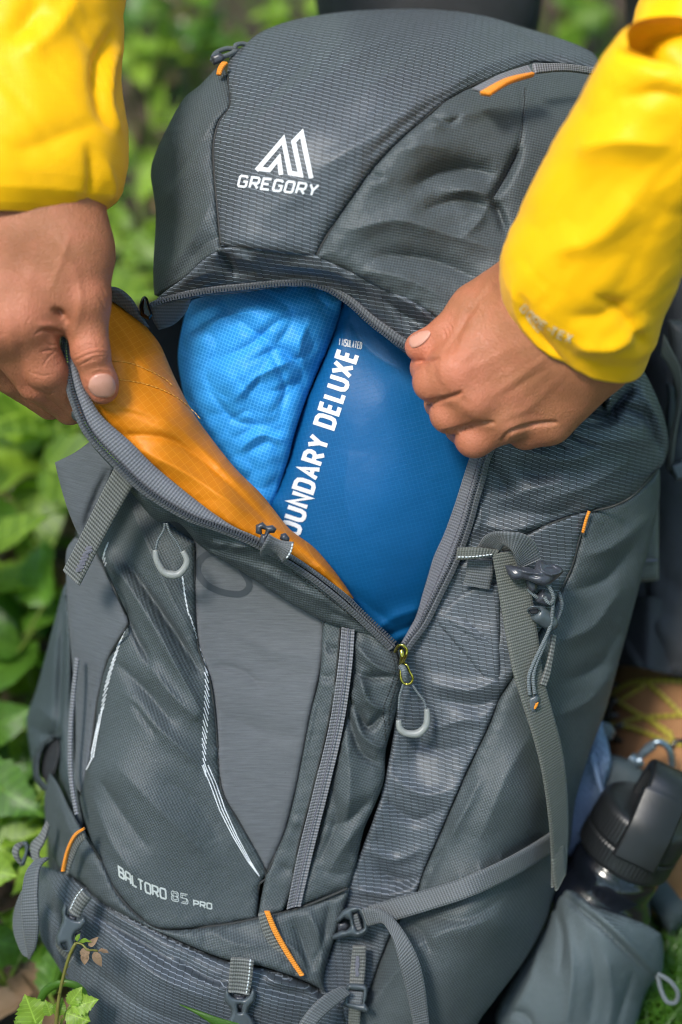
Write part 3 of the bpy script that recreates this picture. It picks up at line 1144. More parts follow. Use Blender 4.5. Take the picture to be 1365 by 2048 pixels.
GL = {  # strokes on a 1 x 1.25 cell, y up
 'G': ([[(1,1.05),(.85,1.25),(.15,1.25),(0,1.1),(0,.15),(.15,0),(.85,0),(1,.15),(1,.62),(.55,.62)]], [False]),
 'R': ([[(0,0),(0,1.25),(.85,1.25),(1,1.1),(1,.72),(.85,.55),(0,.55)],[(.5,.55),(1,0)]], [False, False]),
 'E': ([[(1,1.25),(0,1.25),(0,0),(1,0)],[(0,.64),(.8,.64)]], [False, False]),
 'O': ([[(.15,0),(.85,0),(1,.15),(1,1.1),(.85,1.25),(.15,1.25),(0,1.1),(0,.15)]], [True]),
 'Y': ([[(0,1.25),(.5,.55),(.5,0)],[(1,1.25),(.5,.55)]], [False, False]),
 'B': ([[(0,0),(0,1.25),(.8,1.25),(.93,1.12),(.93,.78),(.8,.65),(0,.65)],[(.8,.65),(1,.5),(1,.14),(.86,0),(0,0)]], [False, False]),
 'A': ([[(0,0),(0,1.1),(.15,1.25),(.85,1.25),(1,1.1),(1,0)],[(0,.5),(1,.5)]], [False, False]),
 'L': ([[(0,1.25),(0,0),(.9,0)]], [False]),
 'T': ([[(0,1.25),(1,1.25)],[(.5,1.25),(.5,0)]], [False, False]),
 'P': ([[(0,0),(0,1.25),(.85,1.25),(1,1.1),(1,.7),(.85,.55),(0,.55)]], [False]),
 'N': ([[(0,0),(0,1.25),(1,0),(1,1.25)]], [False]),
 'U': ([[(0,1.25),(0,.3),(.12,.08),(.35,0),(.65,0),(.88,.08),(1,.3),(1,1.25)]], [False]),
 'D': ([[(0,0),(0,1.25),(.6,1.25),(.88,1.15),(1,.9),(1,.35),(.88,.1),(.6,0)]], [True]),
 'S': ([[(1,1.05),(.85,1.25),(.15,1.25),(0,1.1),(0,.78),(.15,.64),(.85,.6),(1,.46),(1,.15),(.85,0),(.15,0),(0,.2)]], [False]),
 'I': ([[(.5,0),(.5,1.25)]], [False]),
 'X': ([[(0,0),(1,1.25)],[(0,1.25),(1,0)]], [False, False]),
 'V': ([[(0,1.25),(.5,0),(1,1.25)]], [False]),
 '8': ([[(.15,0),(.85,0),(1,.15),(1,.5),(.88,.64),(1,.78),(1,1.1),(.85,1.25),(.15,1.25),(0,1.1),(0,.78),(.12,.64),(0,.5),(0,.15)],[(.12,.64),(.88,.64)]], [True, False]),
 '5': ([[(1,1.25),(0,1.25),(0,.66),(.85,.66),(1,.52),(1,.15),(.85,0),(0,0)]], [False]),
 '-': ([[(.15,.6),(.85,.6)]], [False]),
 'A2': ([[(0,0),(.5,1.25),(1,0)],[(.2,.42),(.8,.42)]], [False, False]),
 'B2': ([[(0,0),(0,1.25),(.6,1.25),(.85,1.1),(.85,.8),(.6,.66),(0,.66)],[(.6,.66),(.95,.5),(.95,.18),(.65,0),(0,0)]], [False, False]),
 'O2': ([[(.3,0),(.7,0),(.92,.12),(1,.4),(1,.85),(.92,1.13),(.7,1.25),(.3,1.25),(.08,1.13),(0,.85),(0,.4),(.08,.12)]], [True]),
 'R2': ([[(0,0),(0,1.25),(.62,1.25),(.9,1.12),(.98,.92),(.9,.7),(.62,.58),(0,.58)],[(.5,.58),(1,0)]], [False, False]),
 'E2': ([[(.95,1.25),(0,1.25),(0,0),(.95,0)],[(0,.64),(.85,.64)]], [False, False]),
}


def glyph(ch, org, right, up, w):
    """right spans the letter width, up spans the letter height"""
    out = []
    g = GL[ch]
    for pts, cl in zip(*g):
        out.append(([(org[0] + right[0]*a + up[0]*b/1.25, org[1] + right[1]*a + up[1]*b/1.25) for a, b in pts], w, cl))
    return out


st = []
for i, ch in enumerate('GREGORY'):
    st += glyph(ch, (477.5 + 23.0 * i, 372.5 + 2.75 * i), (15.2, 1.8), (5.0 + .3 * i, -20.5), 4.4)
print_strokes('lettering', st, SL, M['print_white'], lid, .5, 3)

# --- collar under the lid
collar_z = tps([(330,600,6),(369,560,24),(456,510,36),(530,520,40),(630,530,42),(700,560,42),(780,600,42),(880,645,42),(560,560,22),(700,600,26),(760,640,28),(830,690,30),(400,580,14),(480,570,18),(890,690,34)])
collar = panel('collar', [(312,608),(318,593),(369,555),(410,518),(456,494),(531,498),(631,510),(700,540),(790,582),(880,632),(930,660),(930,730),
    (860,724),(800,698),(750,655),(705,618),(660,588),(620,575),(560,575),(480,586),(400,594),(350,604)], collar_z, M['hex'], pack, puff=(3, 14), pucker=1.4, thick=5, step=4.5, rot=-6,
    folds=[([(440,505),(456,520),(470,545)], 6, -9), ([(470,512),(500,522),(520,548)], 9, 4), ([(440,530),(480,545),(520,540)], 10, -3), ([(560,530),(650,540),(720,570)], 12, 3.5),
           ([(580,550),(660,556),(740,600)], 9, -3), ([(770,600),(810,630),(850,650)], 9, -5), ([(790,590),(840,618),(880,660)], 8, 4), ([(800,630),(830,660),(870,670)], 7, -3),
           ([(380,560),(420,545),(450,550)], 12, 3)],
    noise=[(1.6, dict(s=60, oct=3, ang=30, stretch=1.8))])
SCo = Surf([collar])
ztop = [(300,612,2),(335,598,6),(370,590,10),(420,581,14),(490,574,18),(560,567,21),(610,566,23),(640,572,25),(670,586,26),(705,612,27),(735,640,28),(765,664,29),(800,688,30),(835,706,31),(870,730,33)]
zt = thing('main_zipper', None, None); zt.parent = pack
def off(path, dx, dy, dz=0): return [(x + dx, y + dy, z + dz) for x, y, z in path]
strip('zipper_tape', [(300,606,3),(335,590,7),(370,582,11),(420,574,15),(490,567,19),(560,560,22),(612,558,24),(645,563,26),(678,577,27),(714,602,28),(746,630,29),(776,652,30),(808,675,31),(842,694,32),(876,718,34)],
      ztop, M['tape_dark'], zt, thick=1.5, lift=2.5, nx=6)
zipper_teeth('zipper_teeth', off(ztop, 0, 1, 3.0), M['coil'], zt, 9)
# small loose end of dark tape at the upper left of the opening
panel('zipper_tape', [(300,612),(350,600),(383,594),(374,622),(350,648),(318,660),(306,640)], tps([(300,612,4),(380,595,8),(350,645,-12),(312,655,-10)]), M['tape_dark'], zt, puff=(2, 10), thick=2, step=5)

# --- dark inside of the pack
panel('inner_lining', [(250,640),(330,600),(480,570),(640,570),(760,650),(930,730),(985,900),(930,1150),(820,1310),(700,1250),(500,1100),(350,960)], -62, M['dark'], pack, puff=None, thick=3, step=20)  # flat sheet; the shade of the deep cavity is in its colour

# --- body right of the opening
up_out = [(800,700),(860,724),(930,660),(1040,640),(1180,640),(1250,690),(1288,742),(1310,785),(1328,832),(1337,880),(1332,915),(1318,938),(1272,986),(1230,1010),(1178,1024),(1126,1040),
    (1060,1066),(1010,1095),(960,1118),(925,1128),(897,1140),(915,1095),(934,1045),(950,990),(968,920),(975,880),(930,800),(870,745)]
upz = lambda x, y: np.where(y < 900, np.maximum(body_z(x, y), np.where(x < 1000, 22, -1e3)), body_z(x, y))
upper = panel('upper_side_panel', up_out, body_z, M['hex'], pack, puff=(6, 26), pucker=1.2, thick=6, step=4.2, rot=5,
    folds=[([(1040,870),(1090,880),(1130,855),(1190,800)], 16, -6), ([(1120,855),(1150,875),(1195,895)], 6, -5), ([(1160,815),(1212,832),(1238,806),(1262,780)], 11, -24), ([(1150,842),(1200,846),(1240,836),(1275,850)], 12, -9), ([(1190,770),(1204,800),(1212,830)], 7, -10), ([(1222,764),(1218,800),(1214,828)], 6, 9), ([(1070,850),(1100,872),(1130,895)], 5, -4),
           ([(1215,826),(1250,815),(1290,830)], 13, -12), ([(1290,830),(1308,870),(1318,905)], 9, -7), ([(1285,790),(1312,830),(1330,885)], 10, 8), ([(1230,760),(1222,800),(1212,826)], 6, 9),
           ([(1200,760),(1205,790),(1212,822)], 8, -8), ([(1040,930),(1080,950),(1120,945)], 16, -5), ([(1060,905),(1120,920),(1180,910)], 18, 5), ([(1000,1000),(1060,980),(1140,960)], 20, 4),
           ([(1020,1020),(1100,1030),(1150,1010)], 14, -3), ([(970,1050),(1020,1060),(1080,1050)], 18, 5), ([(980,930),(1010,970),(1020,1000)], 16, -4), ([(1180,880),(1240,880),(1300,880)], 22, 5),
           ([(960,1000),(960,1040),(935,1080)], 12, 3), ([(1090,1000),(1180,970),(1260,920)], 24, 4)],
    noise=[(2.2, dict(s=70, oct=3, ang=15, stretch=1.7))])
mid_out = [(925,1122),(965,1105),(1010,1090),(1060,1064),(1126,1037),(1178,1023),(1162,1070),(1146,1130),(1121,1181),(1095,1235),(1060,1295),(1028,1350),(1000,1395),(974,1458),(930,1550),(885,1655),(850,1735),
    (828,1795),(790,1850),(760,1920),(735,1990),(705,2050),(640,2060),(640,1970),(670,1880),(690,1800),(700,1760),(760,1600),(790,1450),(795,1340),(806,1296),(842,1250),(872,1190),(902,1130)]
midp = panel('centre_side_panel', mid_out, body_z, M['hex'], pack, puff=(2.5, 14), pucker=1.0, thick=6, step=4.2, rot=-4,
    folds=[([(890,1400),(960,1410),(1010,1390)], 14, -4), ([(870,1370),(940,1380),(1000,1360)], 16, 4), ([(880,1230),(940,1260),(1000,1300)], 18, 3), ([(960,1170),(985,1260),(1000,1360)], 5, -3, 'sharp'),
           ([(820,1480),(880,1500),(940,1490)], 16, -3.5), ([(790,1560),(850,1590),(900,1580)], 18, 4), ([(770,1600),(830,1640),(880,1620)], 14, -4), ([(740,1700),(790,1720),(840,1700)], 14, 4),
           ([(760,1740),(800,1760),(835,1755)], 10, -4), ([(720,1780),(770,1790),(820,1780)], 10, 3), ([(690,1860),(740,1880)], 14, -3), ([(830,1330),(850,1430),(830,1520)], 18, -4), ([(860,1460),(930,1440),(965,1450)], 14, 3)],
    noise=[(1.5, dict(s=70, oct=3, ang=10, stretch=1.8))])
panel('pleat_panel', [(952,1172),(1000,1165),(1000,1360),(982,1372),(920,1300),(870,1240),(905,1200)], lambda x, y: body_z(x, y) + 2.2, M['hex'], pack, puff=(1.8, 12), thick=2.5, step=4.5, rot=-6,
    noise=[(.8, dict(s=60, oct=2))])
side_out = [(1178,1026),(1230,1012),(1272,988),(1320,938),(1319,1000),(1302,1080),(1272,1200),(1242,1310),(1212,1420),(1182,1500),(1152,1600),(1140,1690),(1118,1760),(1106,1795),(1088,1850),(1048,1922),(990,2000),
    (950,2060),(900,2200),(680,2200),(700,2052),(735,1992),(760,1922),(790,1852),(828,1797),(850,1737),(885,1657),(930,1552),(974,1460),(1000,1397),(1028,1352),(1060,1297),(1095,1237),(1121,1183),(1146,1132),(1162,1072)]
side = panel('side_panel', side_out, body_z, M['twill'], pack, puff=(5, 30), pucker=1.2, thick=7, step=4.6, rot=20,
    folds=[([(1130,1280),(1190,1250),(1240,1180)], 22, 6), ([(1140,1360),(1200,1330),(1240,1260)], 18, -5), ([(1120,1430),(1180,1400),(1220,1350)], 22, 5), ([(1180,1110),(1230,1090),(1290,1040)], 20, 5),
           ([(1150,1180),(1210,1160),(1260,1100)], 16, -5), ([(1060,1470),(1010,1560),(960,1680)], 32, 5), ([(880,1700),(920,1640),(960,1560)], 14, 4), ([(840,1790),(880,1710),(900,1660)], 10, -3),
           ([(990,1740),(1040,1700),(1100,1670)], 22, -4), ([(820,1900),(900,1860),(980,1840)], 36, 6), ([(800,1840),(840,1860),(860,1900)], 9, -4), ([(850,1830),(930,1840),(1000,1800)], 14, -3),
           ([(960,1730),(968,1770)], 8, 2.5), ([(1000,1710),(1010,1750)], 8, 2.5), ([(920,1750),(930,1790)], 8, 2.5), ([(720,2040),(780,1960),(830,1900)], 18, 4)],
    noise=[(2.4, dict(s=150, oct=3, ang=-35, stretch=1.6))])
SB = Surf([upper, midp, side])
for pth in ([(1316,938),(1272,987),(1230,1011),(1178,1024),(1126,1039),(1062,1065),(1010,1092)], [(1175,1040),(1161,1072),(1145,1131),(1121,1182),(1095,1236),(1061,1296),(1029,1351),(1000,1396),(974,1459),(930,1551),(885,1656),(850,1736),(829,1794)]):
    cord('seam_piping', [(x, y, SB.z(x, y)) for x, y in pth], .8, M['thread'], pack, 6)
cord('piping', [(1179,1022,6),(1172,1042,6),(1166,1066,5)], 1.0, M['orange_cord'], pack, 6)

# inner tape and coil on the right lip of the opening
zr = [(985,880,24),(968,915,22),(958,955,19),(945,1000,16),(936,1035,13),(925,1070,10),(908,1115,8),(893,1148,7),(872,1190,6),(845,1244,6),(822,1275,7),(806,1297,9)]
zl = [(962,870,18),(942,912,12),(928,955,8),(914,1000,4),(902,1035,0),(889,1070,-4),(870,1112,-8),(860,1145,-10),(848,1185,-9),(834,1232,-6),(818,1262,0),(803,1288,6)]
strip('zipper_tape', zl, zr, M['tape'], zt, thick=1.6, lift=1.5, nx=8, bow=1.5)
stitches('stitching', [((a[0]*.35+b[0]*.65), (a[1]*.35+b[1]*.65)) for a, b in zip(zl, zr)][1:-2], Surf([LAST['o']]), M['thread_grey'], zt, 6, 2)
zipper_teeth('zipper_teeth', off(zr, -1, 0, 3.2), M['coil'], zt, 10)
strip('zipper_tape', off(zr, 3, 1, 2), off(zr, 13, 4, 0), M['tape_dark'], zt, thick=1.5, lift=2)

# --- front pocket panels
fz = lambda x, y: body_z(x, y) + 5
front = panel('front_pocket', [(265,940),(310,1010),(345,1050),(390,1085),(391,1200),(396,1290),(421,1360),(433,1450),(438,1540),(447,1590),(482,1650),(522,1715),(533,1747),(520,1775),(514,1836),(430,1851),(330,1858),
    (282,1836),(232,1782),(202,1722),(177,1662),(161,1602),(164,1575),(182,1500),(196,1400),(216,1320),(248,1262),(256,1238),(230,1180),(205,1130),(196,1105),(222,1020)], fz, M['twill'], pack, puff=(3.5, 20), pucker=1.1, thick=7, step=4.2, rot=18,
    folds=[([(215,1110),(270,1190),(330,1290),(400,1420)], 20, 9), ([(258,1130),(300,1190),(360,1280),(398,1340)], 9, -7), ([(235,1190),(262,1250),(300,1325)], 7, -6), ([(262,1010),(300,1100),(345,1200),(385,1270)], 22, 5),
           ([(300,1330),(345,1390),(400,1440)], 20, 6), ([(240,1330),(300,1390),(340,1440)], 14, -4.5), ([(255,1390),(310,1450),(390,1520)], 20, 5), ([(265,1405),(290,1440),(310,1470)], 8, -4),
           ([(220,1520),(300,1600),(400,1700)], 30, 4), ([(200,1560),(240,1620),(290,1690)], 16, -4), ([(190,1600),(220,1680),(270,1750)], 16, 4), ([(330,1560),(390,1600),(440,1680)], 26, -3)],
    noise=[(2.0, dict(s=110, oct=3, ang=48, stretch=2.0))])
heath = panel('heather_panel', [(388,1075),(460,1110),(560,1170),(650,1225),(650,1260),(641,1340),(621,1430),(596,1560),(571,1660),(547,1720),(533,1748),(480,1652),(446,1592),(437,1541),(431,1450),(420,1362),(395,1292),(390,1200)],
    lambda x, y: body_z(x, y) + 2.5, M['heather'], pack, puff=(3, 16), pucker=.6, thick=5, step=4.6, rot=0,
    folds=[([(430,1330),(480,1340),(520,1370)], 8, -2), ([(450,1250),(540,1300),(620,1310)], 26, 2), ([(430,1420),(520,1460),(600,1480)], 26, -1.5)], noise=[(1.0, dict(s=120, oct=2, ang=10, stretch=2))])
strip1 = panel('pocket_edge_panel', [(645,1222),(700,1250),(692,1330),(675,1420),(646,1560),(615,1670),(590,1765),(566,1822),(516,1836),(534,1747),(571,1662),(596,1562),(621,1432),(641,1342)],
    lambda x, y: body_z(x, y) + 5, M['twill'], pack, puff=(2.2, 12), pucker=.9, thick=5, step=4.2, rot=14,
    folds=[([(655,1290),(665,1300),(678,1296)], 8, -3), ([(642,1350),(655,1356),(670,1350)], 8, -2), ([(640,1400),(625,1470),(600,1580)], 7, -2), ([(585,1640),(600,1650)], 12, 2), ([(560,1730),(580,1745)], 12, -2)], noise=[(.9, dict(s=50, oct=2))])
gus = panel('pocket_gusset', [(705,1245),(765,1268),(797,1300),(803,1345),(800,1385),(788,1440),(772,1500),(768,1560),(750,1610),(728,1660),(712,1730),(698,1778),(650,1795),(592,1818),(603,1770),(632,1690),(661,1572),(691,1442),(706,1332)],
    lambda x, y: body_z(x, y) + 6, M['twill'], pack, puff=(5, 24), pucker=1.3, thick=9, step=4.0, rot=-20,
    folds=[([(712,1290),(750,1330),(795,1350)], 12, 6), ([(705,1340),(735,1355),(790,1352)], 9, -5), ([(720,1350),(735,1400),(765,1420)], 12, 7), ([(700,1400),(720,1430),(735,1455),(765,1430)], 9, -7),
           ([(705,1390),(725,1470),(770,1500)], 10, 5), ([(695,1420),(720,1500),(760,1530)], 8, -5), ([(690,1460),(700,1560),(690,1660)], 22, 5), ([(740,1600),(700,1640),(670,1650)], 14, -4), ([(730,1640),(690,1690),(660,1740)], 18, 4),
           ([(660,1560),(672,1640),(640,1720)], 10, -3), ([(640,1740),(680,1750),(705,1740)], 14, -2)], noise=[(1.4, dict(s=50, oct=3, ang=60, stretch=1.5))])
SF = Surf([front, heath, strip1, gus])
stitches('stitching', [(782,1300),(790,1345),(768,1415),(770,1450),(772,1490)], SF, M['thread'], gus, 6, 3)
stitches('stitching', [(794,1320),(797,1350),(780,1415),(778,1450)], SF, M['thread'], gus, 6, 3)
fzip = thing('pocket_zipper', None, None); fzip.parent = pack
zA = [(684,1254),(676,1340),(659,1450),(628,1580),(598,1700),(574,1818)]; zB = [(710,1258),(704,1340),(688,1450),(658,1580),(628,1700),(602,1812)]
zp = lambda L, k: [(x, y, float(body_z(x, y)) + k) for x, y in L]
strip('zipper_tape', zp(zA, 8), zp(zB, 8), M['coil_grey'], fzip, thick=2.2, bow=2.0, nx=10, step=4)
cord('zipper_ridge', [((a[0]+b[0])/2, (a[1]+b[1])/2, float(body_z((a[0]+b[0])/2, (a[1]+b[1])/2)) + 10.6) for a, b in zip(zA, zB)], .45, M['thread_grey'], fzip, 6)
for LL, k in ((zA, -3), (zB, 3)):
    cord('seam_piping', [(x + k, y, SF.z(x + k, y, 8)) for x, y in LL], .55, M['thread'], pack, 6)
for pth in ([(388,1100),(391,1200),(396,1291),(420,1361),(432,1450),(438,1540),(447,1591),(482,1651),(532,1746),(518,1772),(515,1834)], [(649,1240),(641,1341),(621,1431),(596,1561),(571,1661),(547,1720),(535,1746)],
            [(196,1108),(230,1181),(256,1240),(248,1262),(216,1321),(196,1400),(182,1500),(162,1590)]):
    cord('seam_piping', [(x, y, SF.z(x, y, 4)) for x, y in pth], .7, M['thread'], pack, 6)

# dark printed ring on the heather panel
print_strokes('printed_emblem', [([tuple(q_) for q_ in spline(np.array([(474,1118),(440,1106),(412,1110),(397,1128),(398,1148),(415,1170),(445,1184),(480,1188),(497,1178),(499,1165),(490,1148),(482,1136)], float), 6)], 13, False)], Surf([heath]), M['print_dark'], heath, .3)

# reflective dashes beside the pocket seams
def dashes(path, w0, w1, L0, L1_, n, slope):
    q = spline(np.asarray(path, float), 2.0); out = []
    s = np.linspace(0, len(q) - 1, n).astype(int)
    for i, k in enumerate(s):
        t = i / n
        L = L0 + (L1_ - L0) * math.sin(math.pi * min(1, t * 1.1))
        x, y = q[k]
        out.append(([(x - slope * L * .3, y - L * .5), (x + slope * L * .3, y + L * .5)], w0 + (w1 - w0) * t, False))
    return out
dl = dashes([(216,1090),(209,1110),(212,1130)], 1.6, 1.6, 10, 14, 6, -.55) 
dl += dashes([(252,1258),(232,1310),(215,1370),(206,1420)], 1.2, 1.6, 12, 20, 19, -1.0)
dl += [([(206,1418),(200,1450),(192,1490),(188,1516)], 2.2, False), ([(201,1428),(196,1458),(188,1494),(184,1518)], 1.8, False), ([(197,1446),(191,1474),(184,1508)], 1.6, False), ([(186,1516),(174,1540),(164,1572),(160,1592)], 2.2, False)]
dl += dashes([(366,1155),(370,1190),(376,1225)], 1.6, 1.6, 12, 18, 8, .5) + dashes([(380,1232),(398,1290),(412,1340)], 1.2, 1.4, 12, 18, 10, .8)
dl += dashes([(411,1325),(414,1380),(411,1440),(408,1500),(410,1545)], 1.5, 1.8, 16, 26, 20, .6)
for dx in (0, 6, 12):
    dl += [([(404 + dx, 1530), (418 + dx, 1562), (440 + dx * .9, 1620), (466 + dx * .7, 1672), (496 + dx * .45, 1722), (519, 1752)], 1.7, False)]
tag(print_strokes('reflective_dashes', dl, SF, M['print_white'], front, .4, 5), kind='stuff')

# lettering on the front pocket
bl = spline(np.array([(240,1752),(262,1766.5),(285,1780),(311,1791),(338,1799),(384,1810),(426,1818)], float), 1.0)
bs = np.r_[0, np.cumsum(np.linalg.norm(np.diff(bl, axis=0), axis=1))]
def on_line(s):
    p = np.array([np.interp(s, bs, bl[:, 0]), np.interp(s, bs, bl[:, 1])])
    p2 = np.array([np.interp(s + 3, bs, bl[:, 0]), np.interp(s + 3, bs, bl[:, 1])])
    t = (p2 - p) / (np.linalg.norm(p2 - p) + 1e-9)
    return p, t
st = []
s = 0.0
for ch in 'BALTORO':
    p, t = on_line(s)
    st += glyph(ch, p, t * (11.5 if ch != 'L' else 10), (-1.5, -19.5), 3.3)
    s += 15.9 if ch != 'L' else 13.2
print_strokes('lettering', st, SF, M['print_pale'], front, .4, 3)
st = []
s = bs[np.argmin(np.abs(bl[:, 0] - 344))]
for ch in '85':
    p, t = on_line(s)
    a = glyph(ch, p, t * 14, (-.8, -19.5), 1.4)
    b = glyph(ch, p + t * 2.8 + np.array([0, -3.2]), t * 8.4, (-.5, -13.2), 1.2)
    st += a + b
    s += 19.5
st2 = []
s = bs[np.argmin(np.abs(bl[:, 0] - 388))]
for ch in 'PRO':
    p, t = on_line(s)
    st2 += glyph(ch, p, t * 9.5, (-.4, -10.5), 2.6)
    s += 13.4
print_strokes('lettering', st + st2, SF, M['print_pale'], front, .4, 3)

# --- left flank of the pocket and of the pack
lf = lambda x, y: body_z(x, y) + 6
panel('heather_side_panel', [(133,1105),(150,1075),(175,1080),(200,1118),(231,1182),(256,1240),(248,1264),(216,1322),(196,1402),(182,1502),(163,1588),(150,1560),(152,1480),(150,1390),(140,1270),(134,1180)], lambda x, y: body_z(x, y) + 4, M['heather_side'], pack, puff=(3, 18), thick=6, step=4.5, rot=6,
    noise=[(1.2, dict(s=80, oct=2, ang=80, stretch=2))])
panel('raised_side_panel', [(110,925),(150,905),(184,880),(200,890),(232,932),(212,975),(188,1030),(164,1085),(140,1030),(124,980)], tps([(110,925,0),(184,880,24),(230,935,30),(165,1080,8),(140,1000,8)]), M['heather_side'], pack, puff=(4, 26), thick=6, step=4.5, rot=10,
    folds=[([(215,945),(190,1000),(168,1060)], 10, -5)])
panel('pack_flank', [(137,1160),(146,1300),(152,1420),(152,1500),(160,1590),(170,1660),(150,1700),(118,1560),(108,1470),(112,1480),(86,1510),(78,1560),(64,1520),(54,1450),(58,1420),(76,1370),(110,1240),(126,1180)], lambda x, y: body_z(x, y) - 2, M['twill_soft'], pack, puff=(16, 60), thick=30, step=5, rot=30,
    folds=[([(128,1200),(122,1320),(118,1460)], 9, -9), ([(141,1230),(138,1340),(128,1450),(134,1560)], 6, 4), ([(70,1410),(95,1430),(110,1450)], 16, 4), ([(60,1450),(85,1470),(110,1475)], 14, -5)], noise=[(2, dict(s=70, oct=2))])
strip('side_zipper', [(152,1315,-26),(143,1400,-24),(138,1480,-20),(140,1560,-14),(152,1630,-6)], [(158,1318,-24),(149,1400,-22),(144,1480,-18),(146,1560,-12),(156,1628,-4)], M['coil_grey'], pack, thick=2, lift=9)
# pocket mouth on the flank
panel('pocket_lip', [(118,1470),(96,1482),(82,1510),(78,1545),(92,1568),(104,1585),(84,1580),(68,1556),(66,1520),(82,1488),(106,1468)], lambda x, y: body_z(x, y) + 6, M['twill_dark'], pack, puff=(2, 8), thick=6, step=4)
panel('pocket_mouth_shade', [(116,1474),(100,1484),(86,1512),(82,1545),(98,1575),(112,1540),(120,1500)], lambda x, y: body_z(x, y) - 6, M['dark'], pack, puff=None, thick=3, step=6)  # dark sheet painted as the shade inside the pocket
# twill wing with orange tab below
wing = panel('lower_front_panel', [(100,1545),(118,1570),(138,1612),(166,1662),(203,1722),(233,1784),(283,1838),(330,1860),(430,1853),(515,1838),(600,1816),(660,1795),(700,1776),(694,1800),(668,1880),(648,1950),(652,1985),(610,1962),(530,1934),(450,1918),(365,1884),(280,1845),
    (205,1805),(165,1765),(125,1740),(104,1705),(92,1650),(90,1590)], lambda x, y: body_z(x, y) + 8, M['twill'], pack, puff=(4, 20), pucker=1.1, thick=7, step=4.4, rot=30,
    folds=[([(620,1830),(640,1880),(640,1940)], 12, 5), ([(590,1850),(610,1900),(620,1950)], 10, -3.5), ([(660,1810),(650,1870),(630,1930)], 9, -4), ([(560,1880),(590,1900),(620,1945)], 8, 3), ([(430,1870),(480,1890),(520,1890)], 18, 3),
           ([(115,1600),(140,1660),(170,1720)], 16, 4)], noise=[(1.4, dict(s=70, oct=2))])
SW = Surf([wing, front])
strip('orange_tab', [(167,1655,14),(149,1668,8),(134,1700,2),(125,1742,0)], [(169,1660,14),(153,1673,9),(138,1703,3),(128,1743,1)], M['orange_cord'], wing, thick=2.5, lift=9)
strip('webbing_tab', [(168,1662,12),(152,1676,8),(138,1706,2),(129,1745,0)], [(172,1678,12),(160,1690,8),(148,1718,3),(138,1748,0)], M['web_rib'], wing, thick=2, lift=7)
strip('orange_tab', [(529,1822,18),(545,1862,18),(572,1910,18),(600,1951,18)], [(540,1822,18),(557,1862,18),(584,1910,18),(609,1949,18)], M['orange_cord'], wing, thick=2.5, lift=8)
strip('webbing_tab', [(517,1828,16),(530,1870,16),(556,1915,16),(590,1948,16)], [(531,1823,17),(547,1865,17),(574,1912,17),(602,1951,17)], M['web_rib'], wing, thick=2, lift=7)
cord('seam_piping', [(x, y, SW.z(x, y, 15)) for x, y in [(166,1662),(203,1722),(233,1784),(283,1838),(330,1859),(430,1852),(515,1837),(600,1816),(696,1777)]], .9, M['thread'], pack, 6)

# --- bottom pocket
bot = panel('bottom_pocket', [(80,1730),(130,1745),(168,1770),(210,1806),(285,1846),(365,1886),(450,1920),(530,1936),(610,1964),(655,1988),(690,2000),(690,2120),(600,2220),(300,2220),(215,2120),(165,2020),(140,1970),(108,1920),(80,1870),(68,1800)], lambda x, y: body_z(x, y) + 5, M['hex'], pack, puff=(8, 40), pucker=.8, thick=10, step=4.5, rot=9,
    folds=[([(200,1800),(280,1850),(380,1900),(520,1940)], 14, 2, 'even'), ([(190,1830),(260,1870),(340,1920)], 12, -5), ([(350,1910),(420,1960),(470,1960)], 14, -4), ([(240,1900),(330,1960),(420,2000)], 22, 5), ([(180,1930),(280,2010),(380,2048)], 22, -4),
           ([(520,1950),(550,1980),(620,1990)], 12, -4), ([(530,1960),(600,1975),(650,2010)], 10, 4), ([(110,1780),(140,1830),(130,1900)], 16, 4), ([(90,1800),(120,1850),(110,1890)], 10, -3), ([(380,1950),(440,1975),(500,1960)], 9, 3)],
    noise=[(1.4, dict(s=90, oct=2, ang=30, stretch=1.8))])

# --- the pulled-out flap: orange lining, tape, coil and rim
flap = thing('front_flap', None, None); flap.parent = pack
lin_z = tps([(216,598,20),(150,700,40),(175,790,47),(260,880,46),(400,1000,42),(540,1080,36),(640,1130,28),(705,1195,12),(280,640,2),(350,760,12),(420,870,14),(540,1010,14),(640,1110,8),(260,720,42),(330,850,46),(450,980,42),(200,650,30)])
lining = panel('orange_lining', [(216,596),(250,618),(281,640),(300,662),(322,692),(350,755),(385,822),(420,872),(470,935),(520,985),(545,1015),(580,1058),(625,1092),(655,1124),(685,1163),(708,1197),(690,1192),(640,1150),(560,1100),(480,1062),(395,1010),(300,930),(250,880),(200,835),(165,795),(140,735),(138,690),(160,640)],
    lin_z, M['orange'], flap, puff=(9, 42), pucker=.8, thick=14, step=4.2, rot=-38,
    folds=[([(190,810),(290,830),(400,900),(520,1010)], 18, 3), ([(240,870),(340,880),(440,950),(540,1050)], 10, -3.5), ([(250,700),(320,760),(390,850)], 22, 2.5), ([(225,815),(330,850),(430,930)], 7, -2),
           ([(280,900),(380,950),(480,1020)], 14, 4), ([(540,1050),(600,1090),(660,1150)], 10, 3), ([(225,640),(260,690),(280,760)], 16, -2.5)],
    noise=[(1.0, dict(s=70, oct=2, ang=38, stretch=2.4))])
SO = Surf([lining])
stitches('stitching', [(226,722),(262,727),(300,742),(332,760),(348,776)], SO, M['thread_orange'], flap, 8, 1.5, .22, .3, default=40)
stitches('stitching', [(236,759),(290,768),(345,790),(385,820),(404,842)], SO, M['thread_orange'], flap, 8, 1.5, .22, .3, default=40)
fl_in = [(146,660,44),(147,700,48),(160,748,51),(178,790,52),(206,834,52),(262,884,50),(312,934,47),(400,1006,45),(462,1050,43),(520,1082,40),(580,1108,36),(640,1150,31),(690,1190,24),(728,1240,15),(770,1280,9)]
